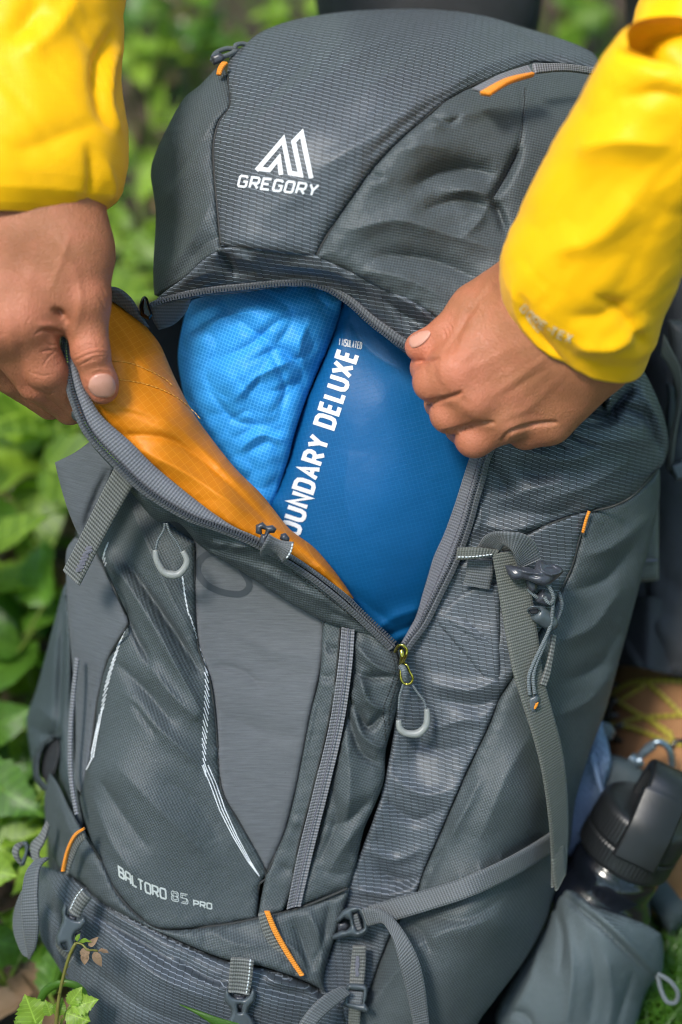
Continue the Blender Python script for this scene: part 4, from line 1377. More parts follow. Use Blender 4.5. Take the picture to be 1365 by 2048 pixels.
fl_co = [(136,664,46),(134,700,49),(143,760,53),(156,805,54),(182,862,54),(238,924,52),(298,980,49),(380,1030,47),(440,1052,45),(505,1078,42),(570,1112,38),(632,1152,33),(690,1198,26),(735,1240,18),(790,1292,9)]
tp = strip('zipper_tape', fl_in, fl_co, M['tape'], flap, thick=1.6, lift=3, nx=8, bow=1.5)
zipper_teeth('zipper_teeth', off(fl_co[:11], -3, 1, 5.2), M['coil'], flap, 9)
zipper_teeth('zipper_teeth', off(fl_co[10:], 4, -4, 3.2), M['coil'], flap, 7)
strip('zipper_tape', off(fl_co, -3, 2, 4), off(fl_co, -12, 8, 2), M['tape_dark'], flap, thick=1.6, lift=1)
rim_z = tps([(150,820,50),(135,700,44),(240,930,48),(300,990,44),(400,1040,44),(500,1085,42),(600,1130,36),(700,1205,26),(795,1300,12),(180,890,34),(225,935,26),(265,985,20),(310,1040,16),(350,1050,26),(400,1085,20),(470,1135,18),(560,1195,18),(640,1240,18),(710,1262,16),(770,1285,14)])
rim = panel('flap_rim', [(128,690),(132,750),(140,800),(172,868),(228,930),(288,986),(370,1036),(430,1058),(500,1084),(565,1114),(628,1154),(686,1200),(732,1242),(790,1296),(796,1318),(765,1284),(700,1262),(642,1240),(560,1192),(470,1134),(402,1092),(358,1046),(312,1040),(266,988),(226,938),(186,893),(160,850),(140,820)],
    rim_z, M['twill'], flap, puff=(4, 20), pucker=1.2, thick=6, step=3.8, rot=-35,
    folds=[([(355,1040),(380,1080),(430,1100)], 9, -6), ([(380,1050),(420,1085),(500,1095)], 9, 6), ([(405,1070),(430,1098),(460,1092)], 6, -5), ([(430,1110),(500,1130),(580,1170),(650,1205)], 12, 4), ([(520,1120),(600,1160),(680,1220)], 7, -3),
           ([(270,980),(310,1020),(345,1035)], 9, 3), ([(590,1140),(640,1190),(700,1235)], 8, 4), ([(660,1225),(700,1240),(740,1270)], 7, -3)],
    noise=[(1.2, dict(s=50, oct=2, ang=40, stretch=2))])
SR = Surf([rim])
for dy in (0, 10):
    stitches('stitching', [(585 + dy*.5,1142 - dy*.6),(640 + dy*.6,1182 - dy),(700 + dy*.6,1230 - dy),(770 + dy*.4,1288 - dy*.6)], SR, M['thread'], flap, 6, 3)
# dark lip at the upper end of the flap
panel('flap_lip', [(214,572),(240,577),(265,598),(284,630),(300,655),(288,652),(262,630),(236,610),(214,597)], tps([(214,580,22),(290,650,0),(250,600,16)]), M['tape_dark'], flap, puff=(3, 10), thick=5, step=4)
panel('slider_body', [(279,612),(284,596),(290,592),(296,597),(300,612),(306,630),(298,640),(282,632)], 12, M['gunmetal'], flap, puff=(3, 8), thick=6, step=2.5)
# folded strap on the raised panel, embroidered bar tack
strip('flap_strap', [(230,934,30),(192,1010,22),(160,1075,16),(127,1140,10)], [(266,972,30),(232,1032,24),(196,1100,18),(160,1171,12)], M['web_rib'], flap, thick=2.2, lift=6, nx=8)
SFS = Surf([LAST['o']])
boxes('bar_tack', [(SFS.hit(160 + 16*t + random.uniform(-3, 3), 1140 - 34*t, .6), np.array([.0016, .0002, 0]), np.array([-.0002, .0007, 0]), np.array([0, 0, .0003])) for t in np.linspace(0, 1.35, 16)], M['thread_grey'], flap, 'stuff')
# small side-release clip on the flap edge
clip = thing('flap_buckle', None, None); clip.parent = pack
strip('webbing_loop', [(538,1068,52),(530,1084,54),(520,1104,50),(524,1112,44)], [(588,1084,50),(584,1102,52),(574,1120,48),(568,1124,42)], M['web'], clip, thick=2, bow=4, lift=8)
stitches('white_stitching', [(586,1088),(582,1104),(572,1119)], Surf([LAST['o']]), M['thread_white'], clip, 5, 1.5, .5, default=56)
panel('buckle_body', [(512,1050),(526,1044),(534,1052),(546,1050),(554,1058),(549,1066),(540,1066),(536,1078),(536,1092),(526,1096),(518,1086),(522,1070),(512,1066)], 58, M['plastic_dark'], clip, puff=(3, 9), thick=6, step=2.6, holes=[[(524,1058),(532,1060),(530,1068),(525,1068)]])
panel('buckle_prong', [(562,1068),(572,1066),(580,1076),(578,1086),(570,1084),(560,1078)], 56, M['plastic_dark'], clip, puff=(3, 8), thick=6, step=2.6)

# --- zip pulls
def zip_pull(pts_cord, pts_grip, z, parent):
    r = thing('zip_pull', None, None); r.parent = parent
    for c in pts_cord: cord('cord', [(x, y, z) for x, y in c], .75, M['cordgrey'], r, 8, 4)
    q = spline(np.array([(x, y, z + 1) for x, y in pts_grip], float), 4)
    o = link('grip', tube_mesh('grip', [pc(q[:, 0], q[:, 1], q[:, 2])], .0021, 12, [.75, .95, 1, 1.2, 1, .95, .75]), M['pull'], r)
    return r
zip_pull([[(330,1046),(328,1060),(316,1082),(312,1104)], [(334,1046),(340,1064),(354,1084),(365,1106)]], [(311,1100),(314,1120),(326,1142),(340,1149),(358,1148),(372,1132),(374,1118),(366,1102)], 29, pack)
zip_pull([[(810,1352),(806,1372),(800,1392),(798,1420)], [(815,1352),(832,1380),(848,1402),(853,1420)]], [(798,1440),(800,1456),(812,1466),(836,1467),(852,1452),(855,1434),(854,1418)], 17, pack)
sl_ = thing('zipper_slider', None, None); sl_.parent = pack
panel('slider_body', [(790,1292),(798,1284),(808,1290),(815,1302),(810,1322),(800,1330),(794,1312)], 18, M['gunmetal'], sl_, puff=(3, 7), thick=6, step=2.4)
cord('slider_bridge', [(790,1304,20),(797,1292,26),(806,1290,28),(814,1300,27),(812,1312,26),(806,1324,22),(800,1328,20)], .9, M['brass'], sl_, 8, 3)
cord('slider_bridge', [(803,1300,27),(805,1312,28),(803,1324,24)], 1.3, M['brass'], sl_, 8, 3)
cord('pull_ring', [(806,1326,20),(814,1330,22),(820,1344,21),(826,1356,20),(822,1366,19),(812,1368,18),(803,1360,18),(802,1340,19),(806,1328,20)], .75, M['brass'], sl_, 8, 3)
cord('cord_knot', [(803,1332,22),(808,1340,24),(810,1350,23),(812,1358,21)], 1.9, M['cordgrey'], sl_, 8, 3)

# --- straps, buckles and cords on the right
sr = thing('side_strap', None, None); sr.parent = pack
def bz(x, y, k): return (x, y, float(body_z(x, y)) + k)
strip('webbing_tab', [bz(936,1118,8), bz(932,1150,8), bz(926,1168,7)], [bz(988,1120,9), bz(986,1150,9), bz(980,1178,7)], M['web'], sr, thick=2)
main_l = [(984,1108,20),(992,1150,20),(1000,1200,20),(1012,1270,22),(1028,1350,25),(1050,1420,26),(1072,1490,25),(1088,1560,22),(1100,1650,14),(1104,1720,4),(1104,1775,0)]
main_r = [(1036,1100,20),(1054,1140,18),(1064,1190,18),(1076,1270,18),(1086,1350,18),(1104,1420,15),(1122,1490,8),(1132,1560,0),(1136,1650,-10),(1134,1700,-14),(1132,1740,-16)]
strip('side_webbing', main_l, main_r, M['web_olive'], sr, thick=2, lift=5, nx=10)
strip('webbing_fold', [(1103,1700,2),(1106,1740,2),(1112,1782,-2)], [(1126,1690,-8),(1128,1725,-10),(1131,1745,-12)], M['web_olive'], sr, thick=2, lift=7)
# loop arching up and over to the buckle
strip('webbing_loop', [(955,1094,12),(968,1074,22),(988,1064,32),(1018,1064,38),(1048,1068,36),(1070,1084,30),(1082,1116,24)], [(1000,1110,14),(1004,1098,22),(1010,1090,28),(1016,1092,32),(1024,1102,34),(1030,1116,32),(1036,1136,26)], M['web'], sr, thick=2, lift=4, nx=10)
strip('webbing_loop', [(990,1094,14),(1010,1104,16),(1026,1124,18)], [(1012,1080,18),(1028,1098,20),(1036,1130,20)], M['web_olive'], sr, thick=2)
strip('stitched_webbing', [(916,1095,18),(950,1094,22),(998,1100,20)], [(914,1120,18),(950,1118,22),(990,1112,20)], M['web_olive'], sr, thick=2, lift=5)
stitches('white_stitching', [(917,1114),(950,1113),(988,1108)], Surf([LAST['o']]), M['thread_white'], sr, 5, 2, .45, default=24)
bk = thing('side_buckle', None, None); bk.parent = pack
panel('buckle_body', [(1010,1130),(1022,1130),(1040,1134),(1056,1134),(1068,1138),(1074,1124),(1084,1119),(1092,1126),(1108,1128),(1124,1136),(1128,1144),(1118,1154),(1108,1162),(1096,1170),(1080,1170),(1060,1162),(1046,1158),(1030,1160),(1018,1152)],
    tps([(1010,1130,34),(1040,1145,38),(1080,1150,40),(1128,1144,34),(1085,1120,36)]), M['plastic_dark'], bk, puff=(5, 14), thick=8, step=2.6,
    folds=[([(1030,1136),(1060,1146),(1085,1148)], 4, 2.5), ([(1080,1124),(1084,1140),(1104,1150),(1124,1144)], 3, 2.5), ([(1092,1134),(1104,1132),(1116,1140)], 3.5, -2.5), ([(1060,1150),(1078,1152)], 4, -2)])
panel('buckle_stem', [(1050,1156),(1076,1162),(1074,1180),(1066,1186),(1056,1176)], 30, M['plastic_dark'], bk, puff=(3, 8), thick=5, step=3)
cl = thing('cord_lock', None, None); cl.parent = pack
def barrel(name, a, b, r0, r1, mat, parent, hole=True):
    A, B = pc(*a), pc(*b)
    t = np.linspace(0, 1, 10)
    path = A + (B - A) * t[:, None]
    o = link(name, tube_mesh(name, [path], r0, 20, [.82, 1, 1, 1, 1, 1, .98, .96, .94, r1 / r0]), mat, parent)
    return o
barrel('lock_barrel', (1072,1224,26), (1108,1250,20), .0050, .0036, M['plastic'], cl)
barrel('lock_button', (1078,1190,24), (1100,1202,22), .0042, .0040, M['plastic_dark'], cl)
cord('barrel_rim', [(1068 + 12*math.cos(a) , 1221 + 8.0*math.sin(a), 30 - 3*math.sin(a)) for a in np.linspace(0, 2*math.pi, 16)], .5, M['plastic'], cl, 6, 3)
panel('barrel_hole_shade', [(1068 + 10*math.cos(a) , 1221 + 6.5*math.sin(a)) for a in np.linspace(0, 2*math.pi, 12)[:-1]], 29, M['dark'], cl, puff=None, thick=1, step=3)  # solid dark disc painted as the shaded bore
cord('cord_loop', [(1086,1160,34),(1100,1176,33),(1108,1196,32),(1102,1208,30),(1094,1202,30),(1090,1194,29)], 1.15, M['cordgrey'], cl, 8, 3)
cord('cord_loop', [(1056,1178,24),(1068,1190,25),(1080,1198,24)], 1.1, M['cordgrey'], cl, 8, 3)
cord('cord_loop', [(1108,1196,30),(1106,1216,28),(1104,1240,26),(1098,1262,26),(1082,1296,28),(1066,1330,30),(1058,1356,30),(1060,1390,30)], 1.15, M['cordgrey'], cl, 8, 4)
cord('cord_loop', [(1118,1184,16),(1124,1210,18),(1114,1240,20),(1098,1262,24),(1088,1292,27),(1072,1330,29),(1067,1358,30),(1070,1388,30)], 1.15, M['cordgrey'], cl, 8, 4)
strip('webbing_tab', [(1104,1268,10),(1098,1310,14),(1088,1345,16),(1080,1368,18)], [(1112,1272,8),(1106,1312,12),(1100,1350,14),(1092,1372,16)], M['web_rib'], cl, thick=2, lift=8)
panel('cord_end', [(1057,1394),(1066,1390),(1074,1386),(1082,1398),(1074,1426),(1064,1430),(1052,1424),(1054,1404)], 30, M['plastic'], cl, puff=(4, 9), thick=6, step=2.4)
panel('orange_inlay', [(1072,1406),(1078,1404),(1075,1414),(1070,1420),(1068,1416)], 32.4, M['orange_cord'], cl, puff=(.6, 3), thick=1.5, step=2)

# compression strap across the lower side
cs = thing('compression_strap', None, None); cs.parent = pack
csu = [bz(738,1812,8), bz(790,1796,12), bz(850,1780,10), bz(930,1754,8), bz(1000,1724,7), bz(1060,1692,6), bz(1104,1664,5)]
csl = [bz(760,1848,8), bz(800,1838,12), bz(860,1820,10), bz(940,1794,8), bz(1010,1762,7), bz(1064,1730,6), bz(1108,1702,5)]
strip('side_webbing', csu, csl, M['web'], cs, thick=2.2, lift=3, nx=8)
strip('webbing_tail', [(725,1818,22),(748,1816,26),(772,1824,30),(795,1845,38),(818,1878,44),(838,1920,46),(850,1970,44),(856,2020,40),(862,2080,36)], [(738,1852,22),(752,1848,26),(766,1846,32),(778,1862,40),(790,1890,46),(800,1930,48),(812,1975,46),(822,2022,42),(834,2080,38)], M['web'], cs, thick=2.2, lift=2, nx=8)
panel('buckle_body', [(690,1818),(708,1812),(724,1815),(734,1830),(736,1856),(730,1868),(716,1874),(700,1872),(684,1876),(666,1880),(664,1872),(680,1862),(694,1860),(702,1852),(700,1840),(690,1836),(676,1846),(672,1840),(682,1826)],
    tps([(664,1876,18),(690,1820,22),(735,1840,24),(720,1870,24)]), M['plastic'], cs, puff=(4, 9), thick=7, step=2.6, holes=[[(706,1826),(718,1822),(726,1840),(728,1856),(716,1862),(708,1846)]])
strip('webbing_bar', [(704,1830,17),(712,1860,17)], [(716,1826,17),(724,1856,17)], M['web'], cs, thick=2)
panel('buckle_tongue', [(674,1846),(692,1842),(700,1852),(694,1862),(676,1864)], 14, M['plastic_dark'], cs, puff=(3, 8), thick=6, step=3)

# vertical ladder-lock strap
ls = thing('ladder_strap', None, None); ls.parent = pack
strip('side_webbing', [bz(706,1892,8), bz(702,1930,9), bz(699,1972,10)], [bz(733,1892,8), bz(732,1930,9), bz(728,1974,10)], M['web_rib'], ls, thick=2.2, lift=2)
SLS = Surf([LAST['o']])
boxes('bar_tack', [(SLS.hit(715 + random.uniform(-1.5, 1.5), y, .6), np.array([.0009, 0, 0]), np.array([0, .0008, 0]), np.array([0, 0, .0003])) for y in range(1914, 1952, 3)], M['thread_grey'], ls, 'stuff')
panel('ladder_lock', [(694,1970),(702,1966),(728,1968),(736,1976),(734,1994),(730,2006),(738,2018),(736,2026),(720,2022),(694,2014),(682,2010),(690,1998),(692,1984)], lambda x, y: body_z(x, y) + 18, M['plastic'], ls, puff=(3.5, 8), thick=7, step=2.5,
    holes=[[(700,1980),(727,1982),(725,2008),(698,2004)]])
strip('webbing_bar', [bz(700,1982,15), bz(696,2006,15)], [bz(728,1984,15), bz(724,2010,15)], M['web'], ls, thick=2)
strip('webbing_tail', [bz(698,2010,12), bz(697,2060,10)], [bz(722,2014,12), bz(720,2060,10)], M['web_olive'], ls, thick=2)
strip('diagonal_webbing', [(684,1972,26),(650,1990,34),(618,2020,40),(594,2056,42),(580,2090,40)], [(702,1988,26),(668,2014,34),(640,2040,40),(622,2064,42),(610,2096,40)], M['web'], ls, thick=2.2, lift=2)

# side-release buckles on the bottom pocket
def release_buckle(name, web, body, z, prongs, hole, tail=None):
    r = thing(name, None, None); r.parent = pack
    a, b = web
    strip('webbing', [(x, y, z + 2) for x, y in a], [(x, y, z + 2) for x, y in b], M['web_rib'], r, thick=2.2, bow=1.5)
    stitches('white_stitching', [(x * .86 + u * .14, y * .86 + w * .14) for (x, y), (u, w) in zip(b, a)], Surf([LAST['o']]), M['thread_white'], r, 5, 2, .4, default=z + 3)
    panel('buckle_body', body, z + 4, M['plastic'], r, puff=(3.5, 8), thick=7, step=2.5, holes=[hole] if hole else [])
    for p in prongs: panel('buckle_prong', p, z + 1, M['plastic_dark'], r, puff=(2.5, 7), thick=5, step=2.8)
    if tail: strip('webbing_tail', [(x, y, z - 1) for x, y in tail[0]], [(x, y, z - 1) for x, y in tail[1]], M['web'], r, thick=2)
    return r
release_buckle('bottom_buckle', ([(462,1916),(459,1950),(457,1984)], [(508,1920),(505,1955),(499,1990)]),
    [(450,1984),(456,1976),(462,1990),(472,1996),(488,1998),(498,1990),(505,1976),(512,1984),(510,2002),(500,2014),(496,2026),(506,2040),(512,2056),(505,2080),(460,2080),(454,2050),(462,2030),(462,2018),(450,2002)], 37,
    [[(470,1992),(490,1992),(494,2010),(482,2020),(468,2010)], [(494,2030),(506,2036),(510,2056),(500,2062),(494,2050)]], [(476,2010),(484,2010),(483,2024),(478,2024)])
release_buckle('bottom_buckle', ([(184,1797),(170,1815),(161,1836)], [(137,1776),(142,1800),(134,1822)][:0] or [(163,1775),(148,1795),(137,1820)]),
    [(130,1808),(136,1816),(134,1830),(146,1838),(158,1840),(166,1832),(172,1836),(174,1846),(164,1858),(152,1866),(148,1880),(154,1896),(146,1910),(132,1904),(114,1890),(112,1876),(120,1856),(126,1838),(124,1822)], 24,
    [[(136,1828),(154,1834),(152,1846),(140,1846)], [(150,1868),(162,1862),(168,1876),(160,1890),(150,1884)]], [(124,1888),(132,1886),(136,1900),(128,1900)])
strip('webbing_tail', [(112,1888,14),(122,1906,12),(140,1924,8)], [(118,1880,16),(130,1898,14),(148,1912,10)], M['web_rib'], pack, thick=2)

# left compression straps and loops
lsx = thing('left_strap', None, None); lsx.parent = pack
strip('webbing_loop', [(70,1722,-6),(52,1748,0),(44,1800,6),(46,1850,8),(54,1900,4),(58,1916,0)], [(98,1716,-4),(80,1736,4),(76,1790,10),(78,1850,12),(72,1896,8),(60,1916,0)], M['web'], lsx, thick=2.2, lift=14, nx=8)
strip('webbing_loop', [(44,1782,-14),(30,1820,-16),(28,1860,-14),(44,1905,-8),(56,1916,-2)], [(60,1790,-10),(56,1820,-10),(56,1860,-8),(60,1900,-4),(62,1914,-2)], M['web'], lsx, thick=2.2, lift=8)
strip('webbing', [(94,1640,-30),(80,1668,-26),(62,1690,-24),(66,1720,-18)], [(100,1652,-28),(90,1684,-22),(78,1706,-18),(84,1724,-14)], M['web_rib'], lsx, thick=2.2, lift=6)
strip('webbing_loop', [(48,1682,-30),(30,1690,-26),(26,1708,-24),(38,1726,-24)], [(52,1690,-30),(40,1698,-24),(38,1712,-22),(46,1726,-24)], M['web_rib'], lsx, thick=2.2, lift=6)
panel('ladder_lock', [(44,1684),(54,1682),(60,1694),(56,1710),(50,1730),(42,1734),(40,1726),(48,1710),(50,1698)], -16, M['plastic'], lsx, puff=(3, 6), thick=6, step=2.5)
panel('ladder_lock', [(58,1700),(80,1712),(84,1722),(70,1720),(56,1712)], -20, M['plastic_dark'], lsx, puff=(3, 6), thick=5, step=2.5)

# --- harness and stretch pocket at the far right
hp = thing('shoulder_strap', None, None); hp.parent = pack
panel('strap_padding', [(1335,640),(1400,640),(1400,960),(1352,960),(1332,935),(1336,880),(1352,800),(1346,760)], -95, M['twill_dark'], hp, puff=(10, 30), thick=18, step=6)
strip('side_webbing', [(1328,668,-70),(1344,700,-72),(1362,740,-76),(1364,800,-80),(1352,870,-84),(1344,940,-88)], [(1322,712,-74),(1336,730,-76),(1350,764,-80),(1354,810,-84),(1340,880,-88),(1336,940,-92)], M['web_olive'], hp, thick=2)
panel('strap_padding', [(1332,760),(1350,775),(1352,830),(1338,900),(1330,850),(1334,800)], -90, M['twill_dark'], hp, puff=(6, 14), thick=10, step=5)
panel('buckle_body', [(1340,930),(1365,920),(1385,935),(1380,960),(1352,962)], -82, M['plastic'], hp, puff=(4, 9), thick=8, step=3)
panel('harness_strap', [(1310,940),(1318,935),(1318,1160),(1280,1164),(1270,1150),(1290,1060)], -88, M['web_olive'], hp, puff=(3, 10), thick=8, step=6)
strip('bar_tack', [(1282,1120,-84),(1316,1118,-84)], [(1282,1124,-84),(1316,1122,-84)], M['thread_grey'], hp, thick=2)
bm_ = thing('back_panel', None, None); bm_.parent = pack
mp_ = panel('back_mesh', [(1205,1440),(1222,1520),(1208,1580),(1190,1680),(1170,1760),(1120,1790),(1130,1600),(1160,1480)], -85, M['mesh_blue'], bm_, puff=(8, 26), thick=16, step=5,
      extra=lambda x, y: -2.2 * (np.sin(x / 2.3) * np.sin(y / 2.6) > .35))
panel('hip_belt', [(1196,1530),(1218,1508),(1260,1520),(1300,1550),(1365,1600),(1420,1660),(1420,1800),(1340,1870),(1230,1700),(1196,1580)], tps([(1200,1530,-100),(1260,1560,-96),(1400,1700,-100),(1330,1850,-92)]), M['twill_soft'], bm_, puff=(12, 40), thick=26, step=6, noise=[(3, dict(s=60, oct=2))])
strip('edge_binding', [(1188,1500,-80),(1202,1560,-78),(1214,1600,-80)], [(1178,1510,-80),(1194,1566,-78),(1206,1606,-80)], M['mesh_blue'], bm_, thick=5)
panel('buckle_body', [(1196,1456),(1206,1442),(1222,1448),(1232,1464),(1224,1480),(1206,1482)], -92, M['plastic'], bm_, puff=(4, 9), thick=9, step=3)

pk_z = tps([(1110,1790,-52),(1060,1900,-44),(1000,2040,-36),(1170,1800,-22),(1250,1850,-14),(1320,1875,-34),(1320,1940,-44),(1280,2000,-46),(1160,1950,-14),(1220,1930,-12),(1260,2060,-40),(1120,2060,-22),(1100,2200,-40)])
pock = panel('stretch_pocket', [(1106,1796),(1120,1778),(1140,1778),(1172,1800),(1186,1812),(1235,1828),(1290,1848),(1322,1868),(1327,1895),(1325,1940),(1308,1962),(1290,1990),(1276,2040),(1262,2090),(1240,2220),(990,2220),(990,2060),(1000,2010),(1048,1924),(1086,1856)], pk_z, M['pocket'], pack, puff=(14, 50), pucker=1.0, thick=20, step=4.8, rot=-20,
    folds=[([(1125,1790),(1200,1850),(1260,1910),(1306,1955)], 6, -5), ([(1140,1785),(1210,1840),(1280,1910),(1312,1950)], 10, 5), ([(1110,1810),(1125,1870),(1120,1940)], 9, -4), ([(1130,1830),(1145,1930),(1135,2040)], 12, 4),
           ([(1180,1880),(1190,1960),(1180,2048)], 14, -3), ([(1215,1920),(1225,2000),(1215,2060)], 12, 3), ([(1265,1950),(1250,2000),(1235,2050)], 10, -4), ([(1010,2020),(1050,2030),(1070,2060)], 9, -4), ([(1080,1880),(1060,1960),(1020,2040)], 10, 3)],
    noise=[(1.6, dict(s=60, oct=2, ang=85, stretch=2))])
cord('cord_loop', [(1316,1948,-34),(1340,1962,-30),(1356,1985,-30),(1352,2004,-32),(1336,2004,-32),(1324,1984,-34),(1316,1952,-36)], 1.5, M['cordgrey'], pack, 8, 4)

# ================================================================== things packed inside
sack_z = tps([(520,720,6),(440,620,-8),(640,600,-6),(380,690,-22),(560,900,-2),(500,900,-14),(640,740,-14),(450,780,-2),(560,620,4)])
rid = lambda x, y: -3.2 * fbm(x, y, s=64, oct=1, ang=35, stretch=1.3, ridged=True, off=3.3) - 1.5 * fbm(x, y, s=38, oct=1, ang=-30, stretch=1.5, ridged=True, off=9) + .5 * fbm(x, y, s=24, oct=2, off=1.3)
sack = panel('stuff_sack', [(372,625),(386,600),(420,590),(480,578),(560,570),(620,566),(660,578),(684,602),(678,640),(655,700),(635,745),(612,800),(592,860),(575,925),(556,985),(545,1030),(520,1040),(470,1000),(420,930),(385,850),(362,760),(357,700)],
    sack_z, M['sky_blue'], None, puff=(16, 70), thick=20, step=3.6, rot=20, back=40,
    folds=[([(400,690),(440,640),(520,620)], 12, 3.0), ([(430,720),(500,690),(560,640),(620,620)], 12, -3.2), ([(470,800),(520,750),(590,720)], 12, 3), ([(420,780),(470,840),(530,850)], 10, -3), ([(540,700),(570,770),(560,830)], 10, -2.6),
           ([(480,900),(520,870),(570,880)], 10, 2.6), ([(620,640),(600,690),(610,740)], 10, 2.4)],
    extra=rid)
tag(sack, 'bright sky blue crinkled soft stuff sack beside the orange lining', 'stuff sack')
pad_z = tps([(760,800,2),(650,900,-8),(860,950,-4),(760,1000,4),(760,1180,-12),(830,1220,-26),(720,680,-14),(900,800,-10),(600,1050,-16),(690,1100,-6)])
pad = panel('mattress_bag', [(684,600),(720,600),(770,640),(850,690),(930,760),(985,860),(968,930),(950,990),(928,1060),(895,1130),(868,1200),(846,1250),(826,1285),(790,1296),(740,1262),(690,1215),(620,1140),(545,1080),(536,1010),(556,975),(578,915),(594,855),(614,800),(640,740),(664,680),(676,630)],
    pad_z, M['deep_blue'], None, puff=(13, 32), thick=24, step=4.6, rot=-14, back=45,
    folds=[([(740,1270),(790,1235),(850,1215)], 14, 2.5), ([(760,1280),(800,1262),(830,1250)], 9, -2.5), ([(700,1180),(740,1215),(790,1250)], 14, -2), ([(700,640),(740,700),(800,740)], 22, -2), ([(700,900),(690,1000),(720,1080)], 40, 2)],
    noise=[(1.8, dict(s=140, oct=3, ang=70, stretch=1.5))])
tag(pad, 'deep blue mattress bag with large white lettering inside the open pack', 'bag')
SP = Surf([pad])
st = []
bx, by = 719.0, 711.0
rt = np.array([.311, -.95]); up = np.array([-.95, -.311])
txt = 'BOUNDARY DELUXE'
adv = {' ': 15.0, 'L': 23.0, 'E': 26.0}
pos = 0.0
for ch in reversed(txt):
    a = adv.get(ch, 30.0)
    pos += a
    if ch == ' ': continue
    key = {'A': 'A2', 'B': 'B2', 'O': 'O2', 'R': 'R2', 'E': 'E2'}.get(ch, ch)
    w = 18.5 if ch not in 'EL' else 15
    o = np.array([bx, by]) - rt * pos + rt * 10 + up * 4.0
    st += glyph(key, o, rt * w, up * 37.0, 8.4)
print_strokes('lettering', st, SP, M['print_white'], pad, .5, 4)
st = []
for i, ch in enumerate('INSULATED'):
    key = {'A': 'A2', 'E': 'E2'}.get(ch, ch)
    x = 679 + 4.95 * i + (1.2 if i else 0); y = 690.5 + .95 * i
    st += glyph(key, (x, y), (3.0 if ch != 'I' else 2.0, .6), (1.6, -13.0), 1.35)
print_strokes('lettering', st, SP, M['print_white'], pad, .5, 3)

# ================================================================== water bottle
def lathe(name, prof, org, axis, mat, parent, segs=64, rib=None):
    a = axis / np.linalg.norm(axis)
    u = np.cross(a, [0, 0, 1.0]); u /= np.linalg.norm(u); w = np.cross(a, u)
    V, U, Fc = [], [], []
    for i, (s, r) in enumerate(prof):
        for k in range(segs):
            t = 2 * math.pi * k / segs
            rr = r + (rib[2] * math.cos(rib[3] * t) if rib and rib[0] <= s <= rib[1] else 0)
            V.append(org + a * s / 1000 + (u * math.cos(t) + w * math.sin(t)) * rr / 1000); U.append((t * r, s))
    for i in range(len(prof) - 1):
        for k in range(segs):
            k2 = (k + 1) % segs
            Fc.append((i*segs+k, i*segs+k2, (i+1)*segs+k2, (i+1)*segs+k))
    Fc.append(tuple(range(segs))[::-1]); Fc.append(tuple((len(prof)-1)*segs + k for k in range(segs)))
    o = link(name, mesh(name, to_world(np.array(V)), Fc, np.array(U)), mat, parent)
    bm = bmesh.new(); bm.from_mesh(o.data); bmesh.ops.recalc_face_normals(bm, faces=bm.faces); bm.to_mesh(o.data); bm.free()
    return o
bot_t = thing('water_bottle', 'dark glossy water bottle with matt black handled cap in the right side pocket', 'water bottle')
bo = pc(1250, 1704, -62); bax = np.array([.385, .84, .36])
lathe('bottle_body', [(-190,28),(-186,35),(-60,37),(-46,37),(-38,36.4),(-31,34),(-25,30),(-21,28.6),(-18,28.8),(-12,29),(-8,28),(-6,26),(6,25)], bo, bax, M['steel'], bot_t, 72)
lathe('bottle_cap', [(-3,27),(-2.5,29.8),(-1.5,30.6),(0,31),(2,31),(11,31),(12.5,31),(13.2,30),(14.6,30),(15.2,31),(17,31),(30,30.4),(33,29.6),(35,27.5),(35.6,24),(35.8,12)], bo, bax, M['cap'], bot_t, 288, rib=(1.5, 31, .16, 72))
# carrying handle: a broad bent strap standing on the cap
a = bax / np.linalg.norm(bax); u = np.cross(a, [0, 0, 1.0]); u /= np.linalg.norm(u); w = np.cross(a, u)
if w[2] < 0: w = -w
if u[0] < 0: u = -u
hv = []
def hpt(s, du, dw): return bo + (a * s + u * du + w * dw) / 1000
prof = [(28, -15), (46, -15), (56, -13), (61, -8), (62.5, 0), (61, 8), (56, 14), (46, 20), (34, 27), (20, 29.8), (12, 30.6)]
A_ = []; B_ = []
pr = spline(np.array([(s, d, 0) for s, d in prof], float), 2)
V, Fc = [], []
for i, (s, d, _) in enumerate(pr):
    j = min(len(pr) - 2, max(0, i)); t = pr[j + 1][:2] - pr[j][:2]; t = t / (np.linalg.norm(t) + 1e-9)
    nn = np.array([t[1], -t[0]])
    wd = 11.5 + (2.5 if i > len(pr) * .55 else 0)
    for (e, q) in ((-wd, 2.2), (-wd + 1.5, 3.2), (wd - 1.5, 3.2), (wd, 2.2), (wd, -2.2), (wd - 1.5, -3.0), (-wd + 1.5, -3.0), (-wd, -2.2)):
        V.append(hpt(s + nn[0] * q, e, d + nn[1] * q))
n = len(pr)
for i in range(n - 1):
    for k in range(8):
        k2 = (k + 1) % 8
        Fc.append((i*8+k, i*8+k2, (i+1)*8+k2, (i+1)*8+k))
Fc += [tuple(range(8)), tuple((n-1)*8 + k for k in range(8))]
ho = link('cap_handle', mesh('cap_handle', to_world(np.array(V)), Fc), M['cap'], bot_t)
bm = bmesh.new(); bm.from_mesh(ho.data); bmesh.ops.recalc_face_normals(bm, faces=bm.faces); bm.to_mesh(ho.data); bm.free()

